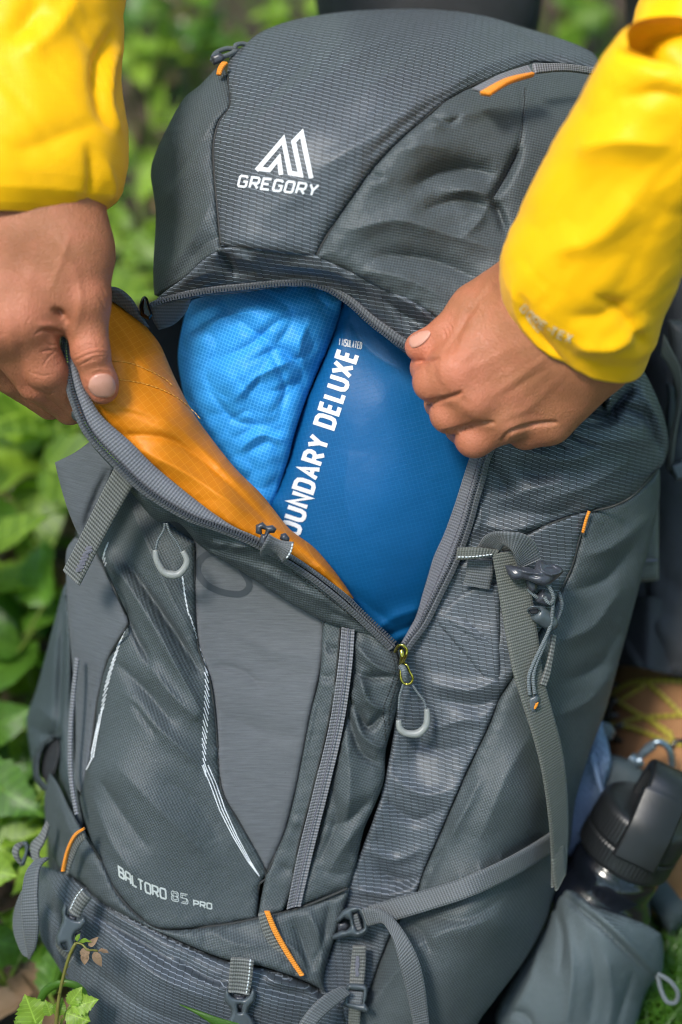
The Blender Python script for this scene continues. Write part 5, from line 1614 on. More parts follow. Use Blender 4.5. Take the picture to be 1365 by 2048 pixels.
kb = thing('carabiner', 'small grey metal carabiner hanging behind the black bottle cap', 'carabiner')
cord('snap_ring', [(1268,1530,-112),(1280,1512,-108),(1298,1492,-106),(1316,1484,-104),(1334,1492,-104),(1343,1512,-106),(1343,1540,-110),(1330,1560,-116)], 2.3, M['alloy'], kb, 10, 4)
cord('gate', [(1282,1512,-108),(1310,1490,-105)], 2.5, M['alloy'], kb, 10, 4)
cord('gate_sleeve', [(1260,1514,-108),(1272,1524,-107),(1284,1520,-107)], 4.2, M['alloy'], kb, 10, 3)

# ================================================================== the person
person = thing('person', 'person in yellow rain jacket and dark trousers, both hands pulling the backpack open', 'person')


def hand(joints, palms, fingers, bumps, flush, vox=.0012):
    J = {k: pc(*v[:3]) for k, v in joints.items()}
    R = {k: v[3] / 1000 for k, v in joints.items()}
    pts = np.array(list(J.values()))
    lo = pts.min(0) - .028; hi = pts.max(0) + .028
    def fn(P):
        d = None
        for a, b in palms:
            c = cone_sdf(P, J[a], J[b], R[a], R[b])
            d = c if d is None else smin(d, c, .016)
        fs = None
        for ch, k in fingers:
            f = None
            for a, b in zip(ch[:-1], ch[1:]):
                c = cone_sdf(P, J[a], J[b], R[a], R[b])
                f = c if f is None else smin(f, c, .003)
            d2 = smin(d, f, k)
            fs = d2 if fs is None else smin(fs, d2, .0012)
        for (x, y, z, r, k) in bumps:
            fs = smin(fs, np.linalg.norm(P - pc(x, y, z), axis=-1) - r / 1000, k / 1000)
        return fs
    v, q = sdf_mesh(fn, lo, hi, vox, 3)
    v, q = quad_split(v, q)
    fl = np.zeros(len(v))
    for (x, y, z, s, amt) in flush:
        fl = np.maximum(fl, amt * np.exp(-(np.linalg.norm(v - pc(x, y, z), axis=1) / (s / 1000)) ** 2))
    return v, q, fl


def crease(v, q, folds):
    """skin folds, tendons and knuckle lines on the side that is seen"""
    n = mesh_normals(v, q)
    if n[:, 2].mean() > 0 and n[np.argmax(v[:, 2]), 2] < 0: n = -n
    if n[np.argmax(v[:, 2]), 2] < 0: n = -n
    x, y = to_px(v)
    return v + n * (fold_sum(np.stack([x, y], -1), folds, True) * np.clip(n[:, 2] * 2.2 + .2, 0, 1))[:, None] / 1000


# hand on the left, thumb over the orange lining, fingers behind the zipper tape
LJ = dict(cmc=(150,505,58,14.5), tm=(169,598,60,12.6), ti=(181,702,61,10.3), td=(198,757,58.5,8.9), tt=(206,780,55.5,7.9),
          ib=(118,470,58,15), im=(52,640,68,13.5), ip=(92,738,58,11.2), idd=(160,806,34,8.6), it=(196,802,26,7.4),
          mb=(62,455,62,16), mm=(-8,650,70,13.5), mp=(72,764,46,10.2), md=(140,818,24,8.6), mt=(180,812,16,7.4),
          rb=(8,455,60,16), rm=(-66,655,62,13), rp=(24,752,32,10), rd=(100,812,12,8.2),
          pb=(-40,455,52,15), pm=(-118,640,50,11.5), pp=(-20,735,20,8.6), pd=(60,790,4,7.2),
          w1=(-30,380,50,21), w2=(110,380,50,20), e1=(-30,250,46,24), e2=(100,250,44,23), wb=(112,565,58,13.0), wc=(96,612,60,10.5))
lv, lq, lfl = hand(LJ, [('ib','im'),('mb','mm'),('rb','rm'),('pb','pm'),('w1','rb'),('w2','ib'),('w2','cmc'),('w1','w2'),('e1','w1'),('e2','w2'),('cmc','tm'),('cmc','wb'),('wb','wc'),('ib','wb'),('mb','ib')],
    [(['tm','ti','td','tt'], .009), (['im','ip','idd','it'], .007), (['mm','mp','md','mt'], .007), (['rm','rp','rd'], .007), (['pm','pp','pd'], .007)],
    [(171,600,68,8,8), (183,704,66,7,5), (50,640,75,9,9), (207,768,56,8.0,4)],
    [(168,600,70,16,.35), (182,704,70,12,.45), (206,785,62,14,.7), (50,640,80,20,.4), (100,745,68,18,.4), (130,640,60,12,.5), (90,690,70,14,.35), (70,780,55,18,.5)])
lv = crease(lv, lq, [([(148,712),(170,700),(195,694),(214,696)], 2.2, -.75), ([(150,722),(172,711),(196,705),(214,706)], 2.0, -.6), ([(152,700),(172,690),(198,686)], 1.8, -.4), ([(158,732),(178,722),(200,718)], 1.8, -.4),
    ([(146,706),(166,697),(190,690),(212,691)], 1.6, -.5), ([(168,728),(186,716),(210,712)], 1.6, -.4), ([(20,520),(60,560),(90,600)], 9, .5), ([(140,470),(120,530),(100,580)], 7, .5), ([(120,700),(100,712),(88,730)], 2.0, -.4), ([(60,742),(84,752),(104,748)], 2.0, -.4), ([(112,622),(122,630),(130,640)], 8, -5.0), ([(72,668),(86,660),(104,662),(124,664)], 2.6, -1.3), ([(84,704),(98,700),(112,702)], 2.2, -1.0), ([(98,688),(104,690),(112,690)], 2.0, -.5), ([(104,672),(110,690),(112,700)], 7, 1.2),
    ([(80,650),(104,650),(126,658)], 6, 1.4), ([(150,540),(160,580),(160,620),(150,660)], 9, .9), ([(70,500),(60,560),(52,620)], 14, .5), ([(20,500),(0,560),(-8,640)], 14, .4), ([(110,470),(150,530)], 10, .8),
    ([(80,784),(96,790),(112,784)], 2.0, -.5), ([(86,776),(104,780),(118,776)], 2.0, -.4), ([(196,590),(206,605),(212,620)], 2.2, -.5), ([(204,575),(212,590)], 2.0, -.4), ([(180,745),(200,738),(222,742)], 3, .5),
    ([(172,762),(174,778),(186,792)], 2.2, -.6), ([(10,600),(30,700),(70,760)], 12, .8)])
# hand on the right gripping the other zipper edge
RJ = dict(cmc=(1012,612,46,14), tm=(948,618,50,12), ti=(893,668,52,9.8), td=(856,690,49,8.7), tt=(838,694,46.5,7.6),
          ib=(1060,640,66,14), im=(914,742,62,12.4), ip=(866,764,58,10.6), idd=(852,735,40,8.4), it=(856,712,36,7.4),
          mb=(1085,665,68,15), mm=(956,800,62,12.0), mp=(900,828,55,10.6), md=(880,806,34,8.4), mt=(900,790,26,7.2),
          rb=(1115,695,66,15), rm=(1016,838,57,11.4), rp=(949,877,52,10.4), rd=(920,856,28,8.2), rt=(940,836,20,7),
          pb=(1140,720,58,14), pm=(1096,838,48,10.4), pp=(1050,866,47,8.8), pd=(1020,858,24,7.4), pt=(1010,840,16,6.6),
          w1=(1085,585,62,20), w2=(1180,690,60,20), e1=(1160,500,74,22), e2=(1232,585,74,15), wb=(985,660,56,12), hy=(1150,768,54,12.5))
rv, rq, rfl = hand(RJ, [('ib','im'),('mb','mm'),('rb','rm'),('pb','pm'),('w1','ib'),('w2','hy'),('hy','pm'),('w2','pb'),('w1','cmc'),('w1','w2'),('e1','w1'),('e2','w2'),('cmc','tm'),('cmc','wb'),('wb','im'),('mb','rb'),('ib','mb')],
    [(['tm','ti','td','tt'], .007), (['im','ip','idd','it'], .006), (['mm','mp','md','mt'], .006), (['rm','rp','rd','rt'], .006), (['pm','pp','pd','pt'], .006)],
    [(914,741,69,7.0,9), (954,800,70,7.0,9), (1012,838,64,6.5,9), (948,612,56,7,6), (843,693,47,7.2,4)],
    [(905,742,84,20,.5), (955,796,84,16,.35), (866,763,60,16,.5), (900,828,56,14,.45), (948,878,54,14,.5), (840,694,52,16,.75), (893,668,60,12,.4), (1056,868,46,14,.4)])
rv = crease(rv, rq, [([(850,806),(872,802),(905,794),(922,786)], 4.5, -3.2), ([(888,866),(908,862),(945,852),(985,846)], 4.5, -3.2), ([(1006,880),(1016,868),(1045,856),(1080,848),(1112,846)], 4.5, -2.6), ([(836,724),(852,722),(876,715)], 4, -2.0), ([(882,654),(890,664),(892,678)], 2.0, -.6), ([(890,650),(897,660),(898,672)], 2.0, -.5), ([(898,645),(904,655),(904,666)], 1.8, -.4), ([(985,575),(960,600),(930,640),(905,700)], 7, -1.4), ([(935,620),(915,660),(890,705)], 5, -1.0),
    ([(970,585),(950,612)], 8, 1.2), ([(935,740),(980,720),(1030,690)], 9, .4), ([(985,790),(1030,760),(1090,715)], 8, .6), ([(1010,790),(1050,765),(1090,740)], 6, -.3), ([(1040,830),(1085,790),(1130,745)], 9, .4), ([(960,770),(1010,735),(1060,700)], 10, -.3),
    ([(872,722),(868,740),(876,765),(892,785)], 7, -.6), ([(900,790),(925,800),(940,812)], 7, -.5), ([(930,830),(945,842),(960,846)], 5, -.5), ([(850,735),(856,750)], 3, -.3), ([(1010,850),(1040,836),(1070,830)], 8, -.5), ([(945,700),(925,722)], 8, .6)])

# the rest of the body, mostly inside the clothes
def W2C(p):
    p = np.asarray(p, float) - CAM
    return np.stack([p @ CR, p @ CU, p @ CB], -1)
def wc_(x, y, z): return W2C(np.array([x, y, z]))
eL = pc(40, -260, 20); eR = pc(1400, 140, 58)
shL, shR = wc_(-.17, .34, .94), wc_(.25, .34, .94)
chest, belly, pel = wc_(.04, .42, .96), wc_(.05, .56, .90), wc_(.06, .64, .80)
neck, skull, jaw = wc_(.04, .30, 1.04), wc_(.04, .235, 1.12), wc_(.04, .17, 1.06)
def body_fn(P):
    d = cone_sdf(P, chest, belly, .115, .11)
    for a_, b_, ra, rb, k in ((belly, pel, .11, .12, .06), (shL, chest, .05, .10, .06), (shR, chest, .05, .10, .06), (pc(30, 300, 40), eL, .032, .036, .02), (eL, shL, .036, .045, .03), (pc(1215, 520, 80), eR, .024, .020, .01), (eR, shR, .020, .042, .03),
                              (chest, neck, .06, .055, .05), (neck, skull, .052, .06, .03), (jaw, skull, .052, .088, .04)):
        d = smin(d, cone_sdf(P, a_, b_, ra, rb), k)
    f = (jaw - skull); f /= np.linalg.norm(f)
    side_ = np.array([1.0, 0, 0]); fwd = np.cross(side_, f); fwd *= -1 if fwd @ (wc_(.04, 0, .9) - skull) < 0 else 1
    mid_ = skull * .55 + jaw * .45
    d = smin(d, cone_sdf(P, mid_ + fwd * .07 - f * .012, mid_ + fwd * .088 + f * .018, .009, .014), .012)      # nose
    for s_ in (-1, 1):
        d = smin(d, cone_sdf(P, mid_ + side_ * s_ * .078 - f * .02, mid_ + side_ * s_ * .080 + f * .03, .012, .008), .006)   # ears
        d = np.maximum(d, -(np.linalg.norm(P - (mid_ + fwd * .088 - f * .012 + side_ * s_ * .032), axis=-1) - .014))        # eye sockets
        d = np.minimum(d, np.linalg.norm(P - (mid_ + fwd * .072 - f * .012 + side_ * s_ * .032), axis=-1) - .012)           # eyes
    for k_ in (0, 1):
        d = smin(d, cone_sdf(P, mid_ + fwd * .074 + f * (.045 + .011 * k_) - side_ * .02, mid_ + fwd * .074 + f * (.045 + .011 * k_) + side_ * .02, .006, .006), .004)   # lips
    return d
bp = np.array([chest, belly, pel, shL, shR, eL, eR, skull, jaw, pc(30, 300, 40), pc(1215, 520, 80)])
bv, bq = sdf_mesh(body_fn, bp.min(0) - .15, bp.max(0) + .15, .007, 2)
av = np.concatenate([lv, rv, bv]); aq = np.concatenate([lq, rq + len(lv), bq + len(lv) + len(rv)])
bme = mesh('body', to_world(av), aq)
at = bme.attributes.new('flush', 'FLOAT', 'POINT')
at.data.foreach_set('value', np.concatenate([lfl, rfl, np.zeros(len(bv))]).astype(np.float32))
body = link('body', bme, M['skin'], person)
bm = bmesh.new(); bm.from_mesh(bme); bmesh.ops.recalc_face_normals(bm, faces=bm.faces); bm.to_mesh(bme); bm.free()
SH = Surf([body])
def sz(lift): return lambda x, y: np.array([SH.z(a_, b_, 40) + .25 for a_, b_ in zip(np.atleast_1d(x), np.atleast_1d(y))]) + lift
panel('thumbnail', [(178,766),(182,757),(192,750),(206,747),(218,749),(227,757),(232,772),(230,786),(223,793),(208,795),(192,792),(182,784),(177,775)], sz(.75), M['nail'], body, puff=(.5, 7), thick=1.6, step=2.2)
panel('thumbnail', [(818,686),(819,676),(828,669),(842,663),(856,661),(862,665),(858,675),(848,686),(836,694),(824,696)], sz(.75), M['nail'], body, puff=(.5, 6), thick=1.6, step=2.0)
# hair
hc = skull - (jaw - skull) * .25
hv_, hq_ = sdf_mesh(lambda P: np.maximum(np.linalg.norm(P - hc, axis=-1) - .098, -((P - hc) @ ((skull - jaw) / np.linalg.norm(skull - jaw))) - .02) + .004 * np.sin(P[..., 0] * 260) * np.sin(P[..., 1] * 230), hc - .13, hc + .13, .006, 1)
link('hair', mesh('hair', to_world(hv_), hq_), M['hair'], person)

# jacket
LS = [(-140,440,184,437,50,.85),(-160,428,205,425,50,.85),(-172,405,236,402,50,.86),(-180,380,250,376,48,.88),(-184,330,259,318,46,.9),(-182,250,257,240,42,.9),(-178,180,247,180,38,.9),(-172,120,243,130,34,.9),(-165,60,247,66,30,.9),(-160,0,251,0,26,.9),(-150,-120,258,-120,20,.9),(-130,-260,250,-260,14,.9)]
lsl = loft('jacket_sleeve', LS, M['jacket'], person, 120, 130, noise=[(2.2, dict(s=150, oct=2, ang=70, stretch=2.0)), (-1.5, dict(s=90, oct=2, ang=62, stretch=2.6, ridged=True, off=4)), (-.55, dict(s=36, oct=2, ang=50, stretch=3.2, ridged=True, off=14))],
    folds=[([(232,60),(205,120),(200,180),(215,240)], 15, -5), ([(250,90),(225,130),(222,200),(238,260)], 10, 4), ([(185,290),(190,350),(186,410)], 12, -3.5), ([(20,70),(45,50),(80,0)], 22, -4), ([(60,100),(110,60),(150,0)], 26, 4), ([(40,300),(120,270),(190,250)], 30, -3),
           ([(170,402),(182,418),(186,432)], 8, -4), ([(215,330),(228,380),(215,410)], 10, 3)])
panel('cuff_tab', [(160,424),(182,428),(190,433),(187,441),(180,439),(172,430)], 72, M['jacket'], lsl, puff=(2, 6), thick=4, step=3)
RS = [(1010,562,1290,736,64,.82),(1004,532,1304,700,70,.85),(1005,505,1318,680,76,.88),(1018,455,1336,630,84,.9),(1048,395,1362,565,94,.9),(1084,325,1396,480,105,.9),(1130,245,1440,385,118,.9),(1172,170,1480,290,130,.9),(1206,108,1508,205,140,.9),(1232,78,1524,150,146,.88),(1250,68,1530,112,150,.8)]
rsl = loft('jacket_sleeve', RS, M['jacket'], person, 120, 130, noise=[(2.2, dict(s=150, oct=2, ang=-55, stretch=2.0, off=2)), (-1.4, dict(s=95, oct=2, ang=-60, stretch=2.4, ridged=True, off=6)), (-.55, dict(s=36, oct=2, ang=-40, stretch=3.2, ridged=True, off=16))],
    folds=[([(1045,600),(1060,650),(1100,705),(1140,745)], 9, -3.5), ([(1030,580),(1042,640),(1085,700),(1125,735)], 8, 2.6), ([(1150,640),(1200,640),(1260,610)], 24, -4), ([(1130,500),(1200,470),(1270,400)], 26, 4), ([(1160,700),(1230,690),(1290,650)], 14, 4),
           ([(1200,600),(1240,630),(1290,690)], 14, -4), ([(1245,90),(1290,100),(1365,112)], 8, 3), ([(1240,110),(1300,125),(1365,140)], 10, -3), ([(1240,200),(1300,190),(1365,200)], 26, -4), ([(1160,300),(1240,280),(1330,290)], 30, 4)])
RU = [(1256,210,1530,230,98,.8),(1254,150,1530,170,96,.8),(1258,100,1530,120,92,.85),(1268,50,1530,60,84,.9),(1282,-20,1560,-20,70,1),(1310,-200,1610,-200,44,1),(1340,-420,1680,-420,20,1)]
loft('jacket_sleeve', RU, M['jacket'], person, 90, 60, hem=False, noise=[(3.0, dict(s=90, oct=3, off=8))])
tv, tq = sdf_mesh(lambda P: smin(smin(smin(cone_sdf(P, chest, belly, .145, .14), cone_sdf(P, belly, pel, .14, .15), .06), smin(cone_sdf(P, shL, chest, .075, .13), cone_sdf(P, shR, chest, .075, .13), .04), .06),
    smin(cone_sdf(P, pc(60, -240, 14), shL, .062, .085), cone_sdf(P, pc(1510, -420, 18), shR, .062, .085), .02), .05), bp.min(0) - .22, bp.max(0) + .22, .010, 3)
jt = link('jacket_torso', mesh('jacket_torso', to_world(tv), tq), M['jacket'], person)
bm = bmesh.new(); bm.from_mesh(jt.data); bmesh.ops.recalc_face_normals(bm, faces=bm.faces); bm.to_mesh(jt.data); bm.free()
SS = Surf([rsl])
st = []
gp = spline(np.array([(1041,617),(1062,640),(1084,656),(1106,668),(1130,679),(1156,687)], float), 1.0)
gs = np.r_[0, np.cumsum(np.linalg.norm(np.diff(gp, axis=0), axis=1))]
s = 0.0
for ch in 'GORE-TEX':
    k = np.searchsorted(gs, s); k = min(k, len(gp) - 6)
    t = gp[k + 5] - gp[k]; t /= np.linalg.norm(t)
    st += glyph(ch, gp[k], t * 10.5, np.array([t[1], -t[0]]) * 15, 2.4)
    s += 9 if ch == '-' else 17.0
print_strokes('lettering', st, SS, M['print_silver'], rsl, .8, 3)
print_strokes('lettering', [([(1056,636),(1066,650),(1078,664)], 3.0, False)], SS, M['print_silver'], rsl, .8, 3)

# trousers
TR = [(1238,1330,1450,1378,-172,.8),(1242,1285,1445,1310,-176,.82),(1252,1220,1440,1230,-180,.85),(1258,1130,1440,1140,-186,.88),(1262,1000,1440,1000,-196,.9),(1262,800,1440,800,-212,.95),(1258,500,1450,500,-232,1),(1254,200,1470,200,-256,1),(1252,0,1480,0,-276,1),(1240,-250,1500,-250,-310,1)]
loft('trouser_leg', TR, M['trousers'], person, 90, 90, noise=[(7, dict(s=110, oct=3, ang=40, stretch=1.8))],
    folds=[([(1262,1250),(1290,1300),(1340,1340),(1400,1350)], 14, -8), ([(1290,1160),(1296,1240),(1310,1290)], 12, -6), ([(1318,1140),(1365,1180),(1420,1190)], 9, -6), ([(1260,1290),(1300,1340),(1365,1370)], 12, 6), ([(1300,1230),(1340,1280)], 16, 6)])
TL = [(700,1250,940,1250,-330,.8),(690,900,960,900,-310,.85),(670,500,1000,500,-290,.9),(655,250,1040,250,-275,.9),(642,60,1075,60,-262,.9),(636,0,1086,-10,-262,.9),(630,-120,1100,-120,-270,.9),(640,-350,1080,-350,-300,.9)]
loft('trouser_leg', TL, M['trousers'], person, 80, 70, noise=[(5, dict(s=120, oct=3, ang=60, stretch=1.8))])
# boots (toe towards the viewer)
def boot(cx, yt, yh, nm):
    b = thing('boot', None, None); b.parent = person
    def fn(P):
        d = cone_sdf(P, wc_(cx, yt + .05, .045), wc_(cx + .01, yh - .06, .055), .043, .046)
        for a_, b_, ra, rb, k in ((wc_(cx + .004, yt + .09, .055), wc_(cx + .01, yh - .075, .105), .040, .048, .03), (wc_(cx + .01, yh - .07, .09), wc_(cx + .012, yh - .055, .12), .050, .048, .03), (wc_(cx, yt + .045, .05), wc_(cx - .01, yt + .07, .055), .042, .046, .02)):
            d = smin(d, cone_sdf(P, a_, b_, ra, rb), k)
        wz = CAM[2] + P @ np.array([CR[2], CU[2], CB[2]])
        d = np.maximum(d, .012 - wz)
        return np.maximum(d, wz - .135)
    q = np.array([wc_(cx, yt, 0), wc_(cx, yh, 0), wc_(cx, yh, .2), wc_(cx, yt, .2)])
    v_, f_ = sdf_mesh(fn, q.min(0) - .09, q.max(0) + .09, .003, 3)
    o = link('boot_upper', mesh('boot_upper', to_world(v_), f_), M['suede'], b)
    bm = bmesh.new(); bm.from_mesh(o.data); bmesh.ops.recalc_face_normals(bm, faces=bm.faces); bm.to_mesh(o.data); bm.free()
    # sole
    sv = []
    m = 40
    for zz in (.0, .022):
        for k in range(m):
            t = 2 * math.pi * k / m
            ly = (yt + yh) / 2 + (yh - yt) * .52 * math.sin(t)
            wd = .052 - .010 * math.exp(-((ly - (yt + yh) / 2 - .02) / .05) ** 2)
            sv.append((cx + .005 + wd * math.copysign(abs(math.cos(t)) ** .7, math.cos(t)), ly, zz))
    ff = [tuple(range(m))[::-1], tuple(m + k for k in range(m))] + [(k, (k + 1) % m, m + (k + 1) % m, m + k) for k in range(m)]
    link('sole', mesh('sole', np.array(sv), ff, None, False), M['rubber'], b)
    return b, o
gb = ground(1330, 1560, .08)
b1, bu = boot(float(gb[0]) + .012, float(gb[1]) - .085, float(gb[1]) + .20, 'r')
SBt = Surf([bu])
def lace(name, pts, r=1.7):
    q = spline(np.array(pts, float), 6)
    P_ = []
    for i, (x, y) in enumerate(q):
        h = SBt.hit(x, y, 1.6)
        if h is not None: P_.append(h)
    if len(P_) > 3:
        P_ = np.array(P_)
        link(name, tube_mesh(name, [P_], r / 1000, 8), M['lace'], b1)
for pts in ([(1228,1390),(1262,1368),(1310,1362),(1365,1364),(1410,1372)], [(1246,1400),(1290,1372)], [(1296,1366),(1330,1396),(1365,1430),(1410,1460)], [(1236,1400),(1270,1424),(1306,1444),(1344,1470)],
            [(1248,1446),(1290,1436),(1330,1434),(1380,1430)], [(1226,1448),(1262,1456),(1300,1470),(1340,1488),(1366,1492)], [(1300,1440),(1330,1466),(1350,1482)]):
    lace('lace', pts)
for x, y in ((1232,1384),(1238,1418),(1232,1446),(1248,1466),(1360,1500)):
    h = SBt.hit(x, y, 1.0)
    if h is not None: link('eyelet', tube_mesh('eyelet', [np.array([h + np.array([.006*math.cos(t), .006*math.sin(t), 0]) for t in np.linspace(0, 2*math.pi, 10)])], .0016, 6), M['gunmetal'], b1)
b2, _ = boot(.05, .30, .58, 'l')

# ================================================================== plants
def leaf_mesh(name, L, Wd, n=9, serr=0.0, lobes=0, fold=.25, curl=.25, tip=1.3, mat='leaf_mid', seed=0):
    r = random.Random(seed)
    rows = n * (2 if serr else 1)
    V, U, Fc = [], [], []
    for i in range(rows + 1):
        t = i / rows
        w = (math.sin(math.pi * t ** .75) ** .8) * (1 - t ** 6 * .2) if lobes == 0 else (math.sin(math.pi * t ** .7) ** .6) * (.72 + .28 * math.cos(t * math.pi * lobes))
        w *= Wd * .5
        if serr: w *= 1 + (serr if i % 2 else -serr) * (1 - t * .3)
        w = max(w, .0004)
        for k, s in enumerate((-1, -.5, 0, .5, 1)):
            x = s * w
            z = abs(s) * w * fold - curl * L * t * t + .06 * Wd * math.sin(t * 11 + s * 2 + seed) * abs(s)
            V.append((x, t * L + (-.04 * L * abs(s) if serr else 0), z)); U.append((s * .5 * (w / (Wd * .5)), t))
    for i in range(rows):
        for k in range(4):
            Fc.append((i*5+k, i*5+k+1, (i+1)*5+k+1, (i+1)*5+k))
    me = mesh(name, np.array(V), Fc, np.array(U))
    me.materials.append(M[mat])
    return me


LM = {}
for mt in ('leaf_light', 'leaf_mid', 'leaf_deep'):
    LM[mt] = [leaf_mesh('leaf', .06, .042, 8, 0, 0, .3, .25, mat=mt, seed=1), leaf_mesh('leaf', .055, .036, 7, .10, 0, .35, .3, mat=mt, seed=2), leaf_mesh('leaf', .05, .045, 7, .12, 0, .2, .15, mat=mt, seed=3), leaf_mesh('leaf', .07, .040, 8, 0, 0, .25, .4, mat=mt, seed=4)]
bladem = [leaf_mesh('grass_blade', .22, .009, 12, 0, 0, .5, .45, mat='blade', seed=5), leaf_mesh('grass_blade', .16, .006, 10, 0, 0, .5, .6, mat='blade', seed=6)]


def frame(loc, direction, roll=0.0, s=1.0):
    d = Vector(direction).normalized()
    side = d.cross(Vector((0, 0, 1)))
    if side.length < 1e-3: side = Vector((1, 0, 0))
    side.normalize()
    up = side.cross(d)
    m = Matrix((side, d, up)).transposed().to_4x4()
    return Matrix.Translation(Vector(loc)) @ m @ Matrix.Rotation(roll, 4, 'Y') @ Matrix.Scale(s, 4)


def stems_mesh(lines, r):
    V, Fc = [], []
    for pts in lines:
        base = len(V)
        for i, p in enumerate(pts):
            rr = r * (1 - .5 * i / len(pts))
            for k in range(5):
                a = 2 * math.pi * k / 5
                V.append((p[0] + rr * math.cos(a), p[1] + rr * math.sin(a), p[2]))
        for i in range(len(pts) - 1):
            for k in range(5):
                Fc.append((base+i*5+k, base+i*5+(k+1) % 5, base+(i+1)*5+(k+1) % 5, base+(i+1)*5+k))
    return mesh('stem', np.array(V), Fc)


def plant(x, y, h, nl, mt, size, label, group, spread=.09, stems=3):
    root = thing('leafy_plant', label, 'plant', group)
    root.location = (x, y, 0)
    lines = []
    tips = []
    for s in range(stems):
        a = random.uniform(0, 6.28); sp = random.uniform(.3, 1) * spread; hh = h * random.uniform(.6, 1)
        pts = [(sp * t * t * math.cos(a), sp * t * t * math.sin(a), hh * t) for t in np.linspace(0, 1, 6)]
        lines.append(pts); tips.append(pts)
    link('stem', stems_mesh(lines, .0022), M['stem'], root)
    for k in range(nl):
        pts = tips[k % stems]
        f = .35 + .65 * ((k // stems) + 1) / (nl // stems + 1)
        q = pts[min(5, int(round(f * 5)))]
        a = k * 2.4 + random.uniform(-.4, .4)
        el = random.uniform(-.35, .75)
        d = (math.cos(a) * math.cos(el), math.sin(a) * math.cos(el), math.sin(el))
        o = bpy.data.objects.new('leaf', random.choice(LM[mt]))
        COL.objects.link(o)
        o.parent = root
        o.matrix_local = frame(q, d, random.uniform(-.9, .9), size * random.uniform(.5, 1.2))
    return root


desc = {'leaf_light': 'sunlit light green leafy plant on the forest floor', 'leaf_mid': 'mid green leafy plant growing among the undergrowth', 'leaf_deep': 'deep green low leafy plant in the undergrowth'}
ZONES = [(lambda x, y: x > 1000, 'behind the lid at the upper right corner'), (lambda x, y: y < 180, 'above the lid, right of the yellow sleeve'), (lambda x, y: y < 640, 'in the gap between left hand and lid'),
         (lambda x, y: y < 960, 'under the left hand'), (lambda x, y: y < 1200, 'left of the ribbed strap'), (lambda x, y: y < 1480, 'left of the side zipper'), (lambda x, y: True, 'left of the lower buckles')]
ORD = ['first', 'second', 'third', 'fourth', 'fifth', 'sixth', 'seventh', 'eighth', 'ninth', 'tenth', 'eleventh', 'twelfth', 'thirteenth', 'fourteenth']
seen = {}
SHADE = {'leaf_light': 'light green', 'leaf_mid': 'mid green', 'leaf_deep': 'deep green'}
def scatter(px, py, mt, size=1.0, h=.12, nl=10, jit=0):
    p = ground(px, py, h * .6)
    z = next(t for f, t in ZONES if f(px, py))
    k = seen.get((z, mt), 0); seen[(z, mt)] = k + 1
    return plant(float(p[0]), float(p[1]), h, nl, mt, size, SHADE[mt] + ' leafy plant ' + z + ', ' + ORD[k] + ' from top', 'undergrowth plants round the backpack', spread=.07 * size + .03)


random.seed(21)
spots = []
# upper left strip between the sleeve and the pack, far and out of focus
for px, py, mt, sz_, h in [(300,30,'leaf_light',1.2,.2),(380,20,'leaf_mid',1.1,.2),(600,20,'leaf_light',1.2,.2),(640,-60,'leaf_mid',1.2,.2),(310,120,'leaf_light',1.3,.14),
        (480,70,'leaf_light',1,.14),(280,300,'leaf_light',1.1,.12),(270,400,'leaf_light',1.1,.12),(300,470,'leaf_light',1.1,.12),(260,520,'leaf_light',1.3,.14),(240,-40,'leaf_mid',1.2,.2),
        (1130,-20,'leaf_light',1.2,.2),(1215,20,'leaf_light',1.3,.2),(1240,100,'leaf_light',1.1,.12),(1150,-80,'leaf_mid',1.3,.2),
        # left column, lower and nearer
        (30,800,'leaf_light',1.6,.20),(70,860,'leaf_light',1.5,.18),(15,720,'leaf_mid',1.3,.16),(90,1120,'leaf_mid',1.1,.1),
        (40,1170,'leaf_light',1.1,.1),(70,1370,'leaf_light',1.0,.08),(60,1590,'leaf_mid',.8,.06),
        (10,1650,'leaf_light',1.0,.1),(30,1740,'leaf_light',1.0,.1),(50,1870,'leaf_mid',.8,.06),(10,1900,'leaf_mid',1,.08),(-40,1300,'leaf_mid',1.4,.14),(-60,1700,'leaf_light',1.3,.14),(-90,1000,'leaf_light',1.6,.2),(-60,1500,'leaf_mid',1.3,.14),
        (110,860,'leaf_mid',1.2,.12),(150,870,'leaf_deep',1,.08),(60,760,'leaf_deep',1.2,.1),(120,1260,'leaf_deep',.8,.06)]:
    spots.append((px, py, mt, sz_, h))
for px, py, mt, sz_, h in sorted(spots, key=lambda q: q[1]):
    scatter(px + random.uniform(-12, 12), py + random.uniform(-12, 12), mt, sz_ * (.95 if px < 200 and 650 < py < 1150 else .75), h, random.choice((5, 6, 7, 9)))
# undergrowth and forest all round, outside the picture: it shades and colours the light
def leaf_mass(name, n, place, size, mat):
    V = np.zeros((n * 4, 3)); 
    for k in range(n):
        x, y, z = place()
        a = random.uniform(0, 6.28); b = random.uniform(-.9, .9)
        s = size * random.uniform(.6, 1.3)
        u = np.array([math.cos(a), math.sin(a), 0]); w = np.array([-math.sin(a) * math.sin(b), math.cos(a) * math.sin(b), math.cos(b)])
        c_ = np.array([x, y, z])
        V[4*k] = c_ - w * s; V[4*k+1] = c_ + u * s * .6; V[4*k+2] = c_ + w * s; V[4*k+3] = c_ - u * s * .6
    Fq = np.arange(n * 4).reshape(-1, 4)
    uv = np.tile([[.0, 0], [.5, .5], [0, 1], [-.5, .5]], (n, 1))
    return tag(link(name, mesh(name, V, Fq, uv, False), M[mat]), kind='stuff')
def ring_place():
    a = random.uniform(0, 6.28); r = random.uniform(4.5, 8)
    return r * math.cos(a), r * math.sin(a), random.uniform(.1, 9.0)
leaf_mass('woodland', 22000, ring_place, .18, 'leaf_mid')
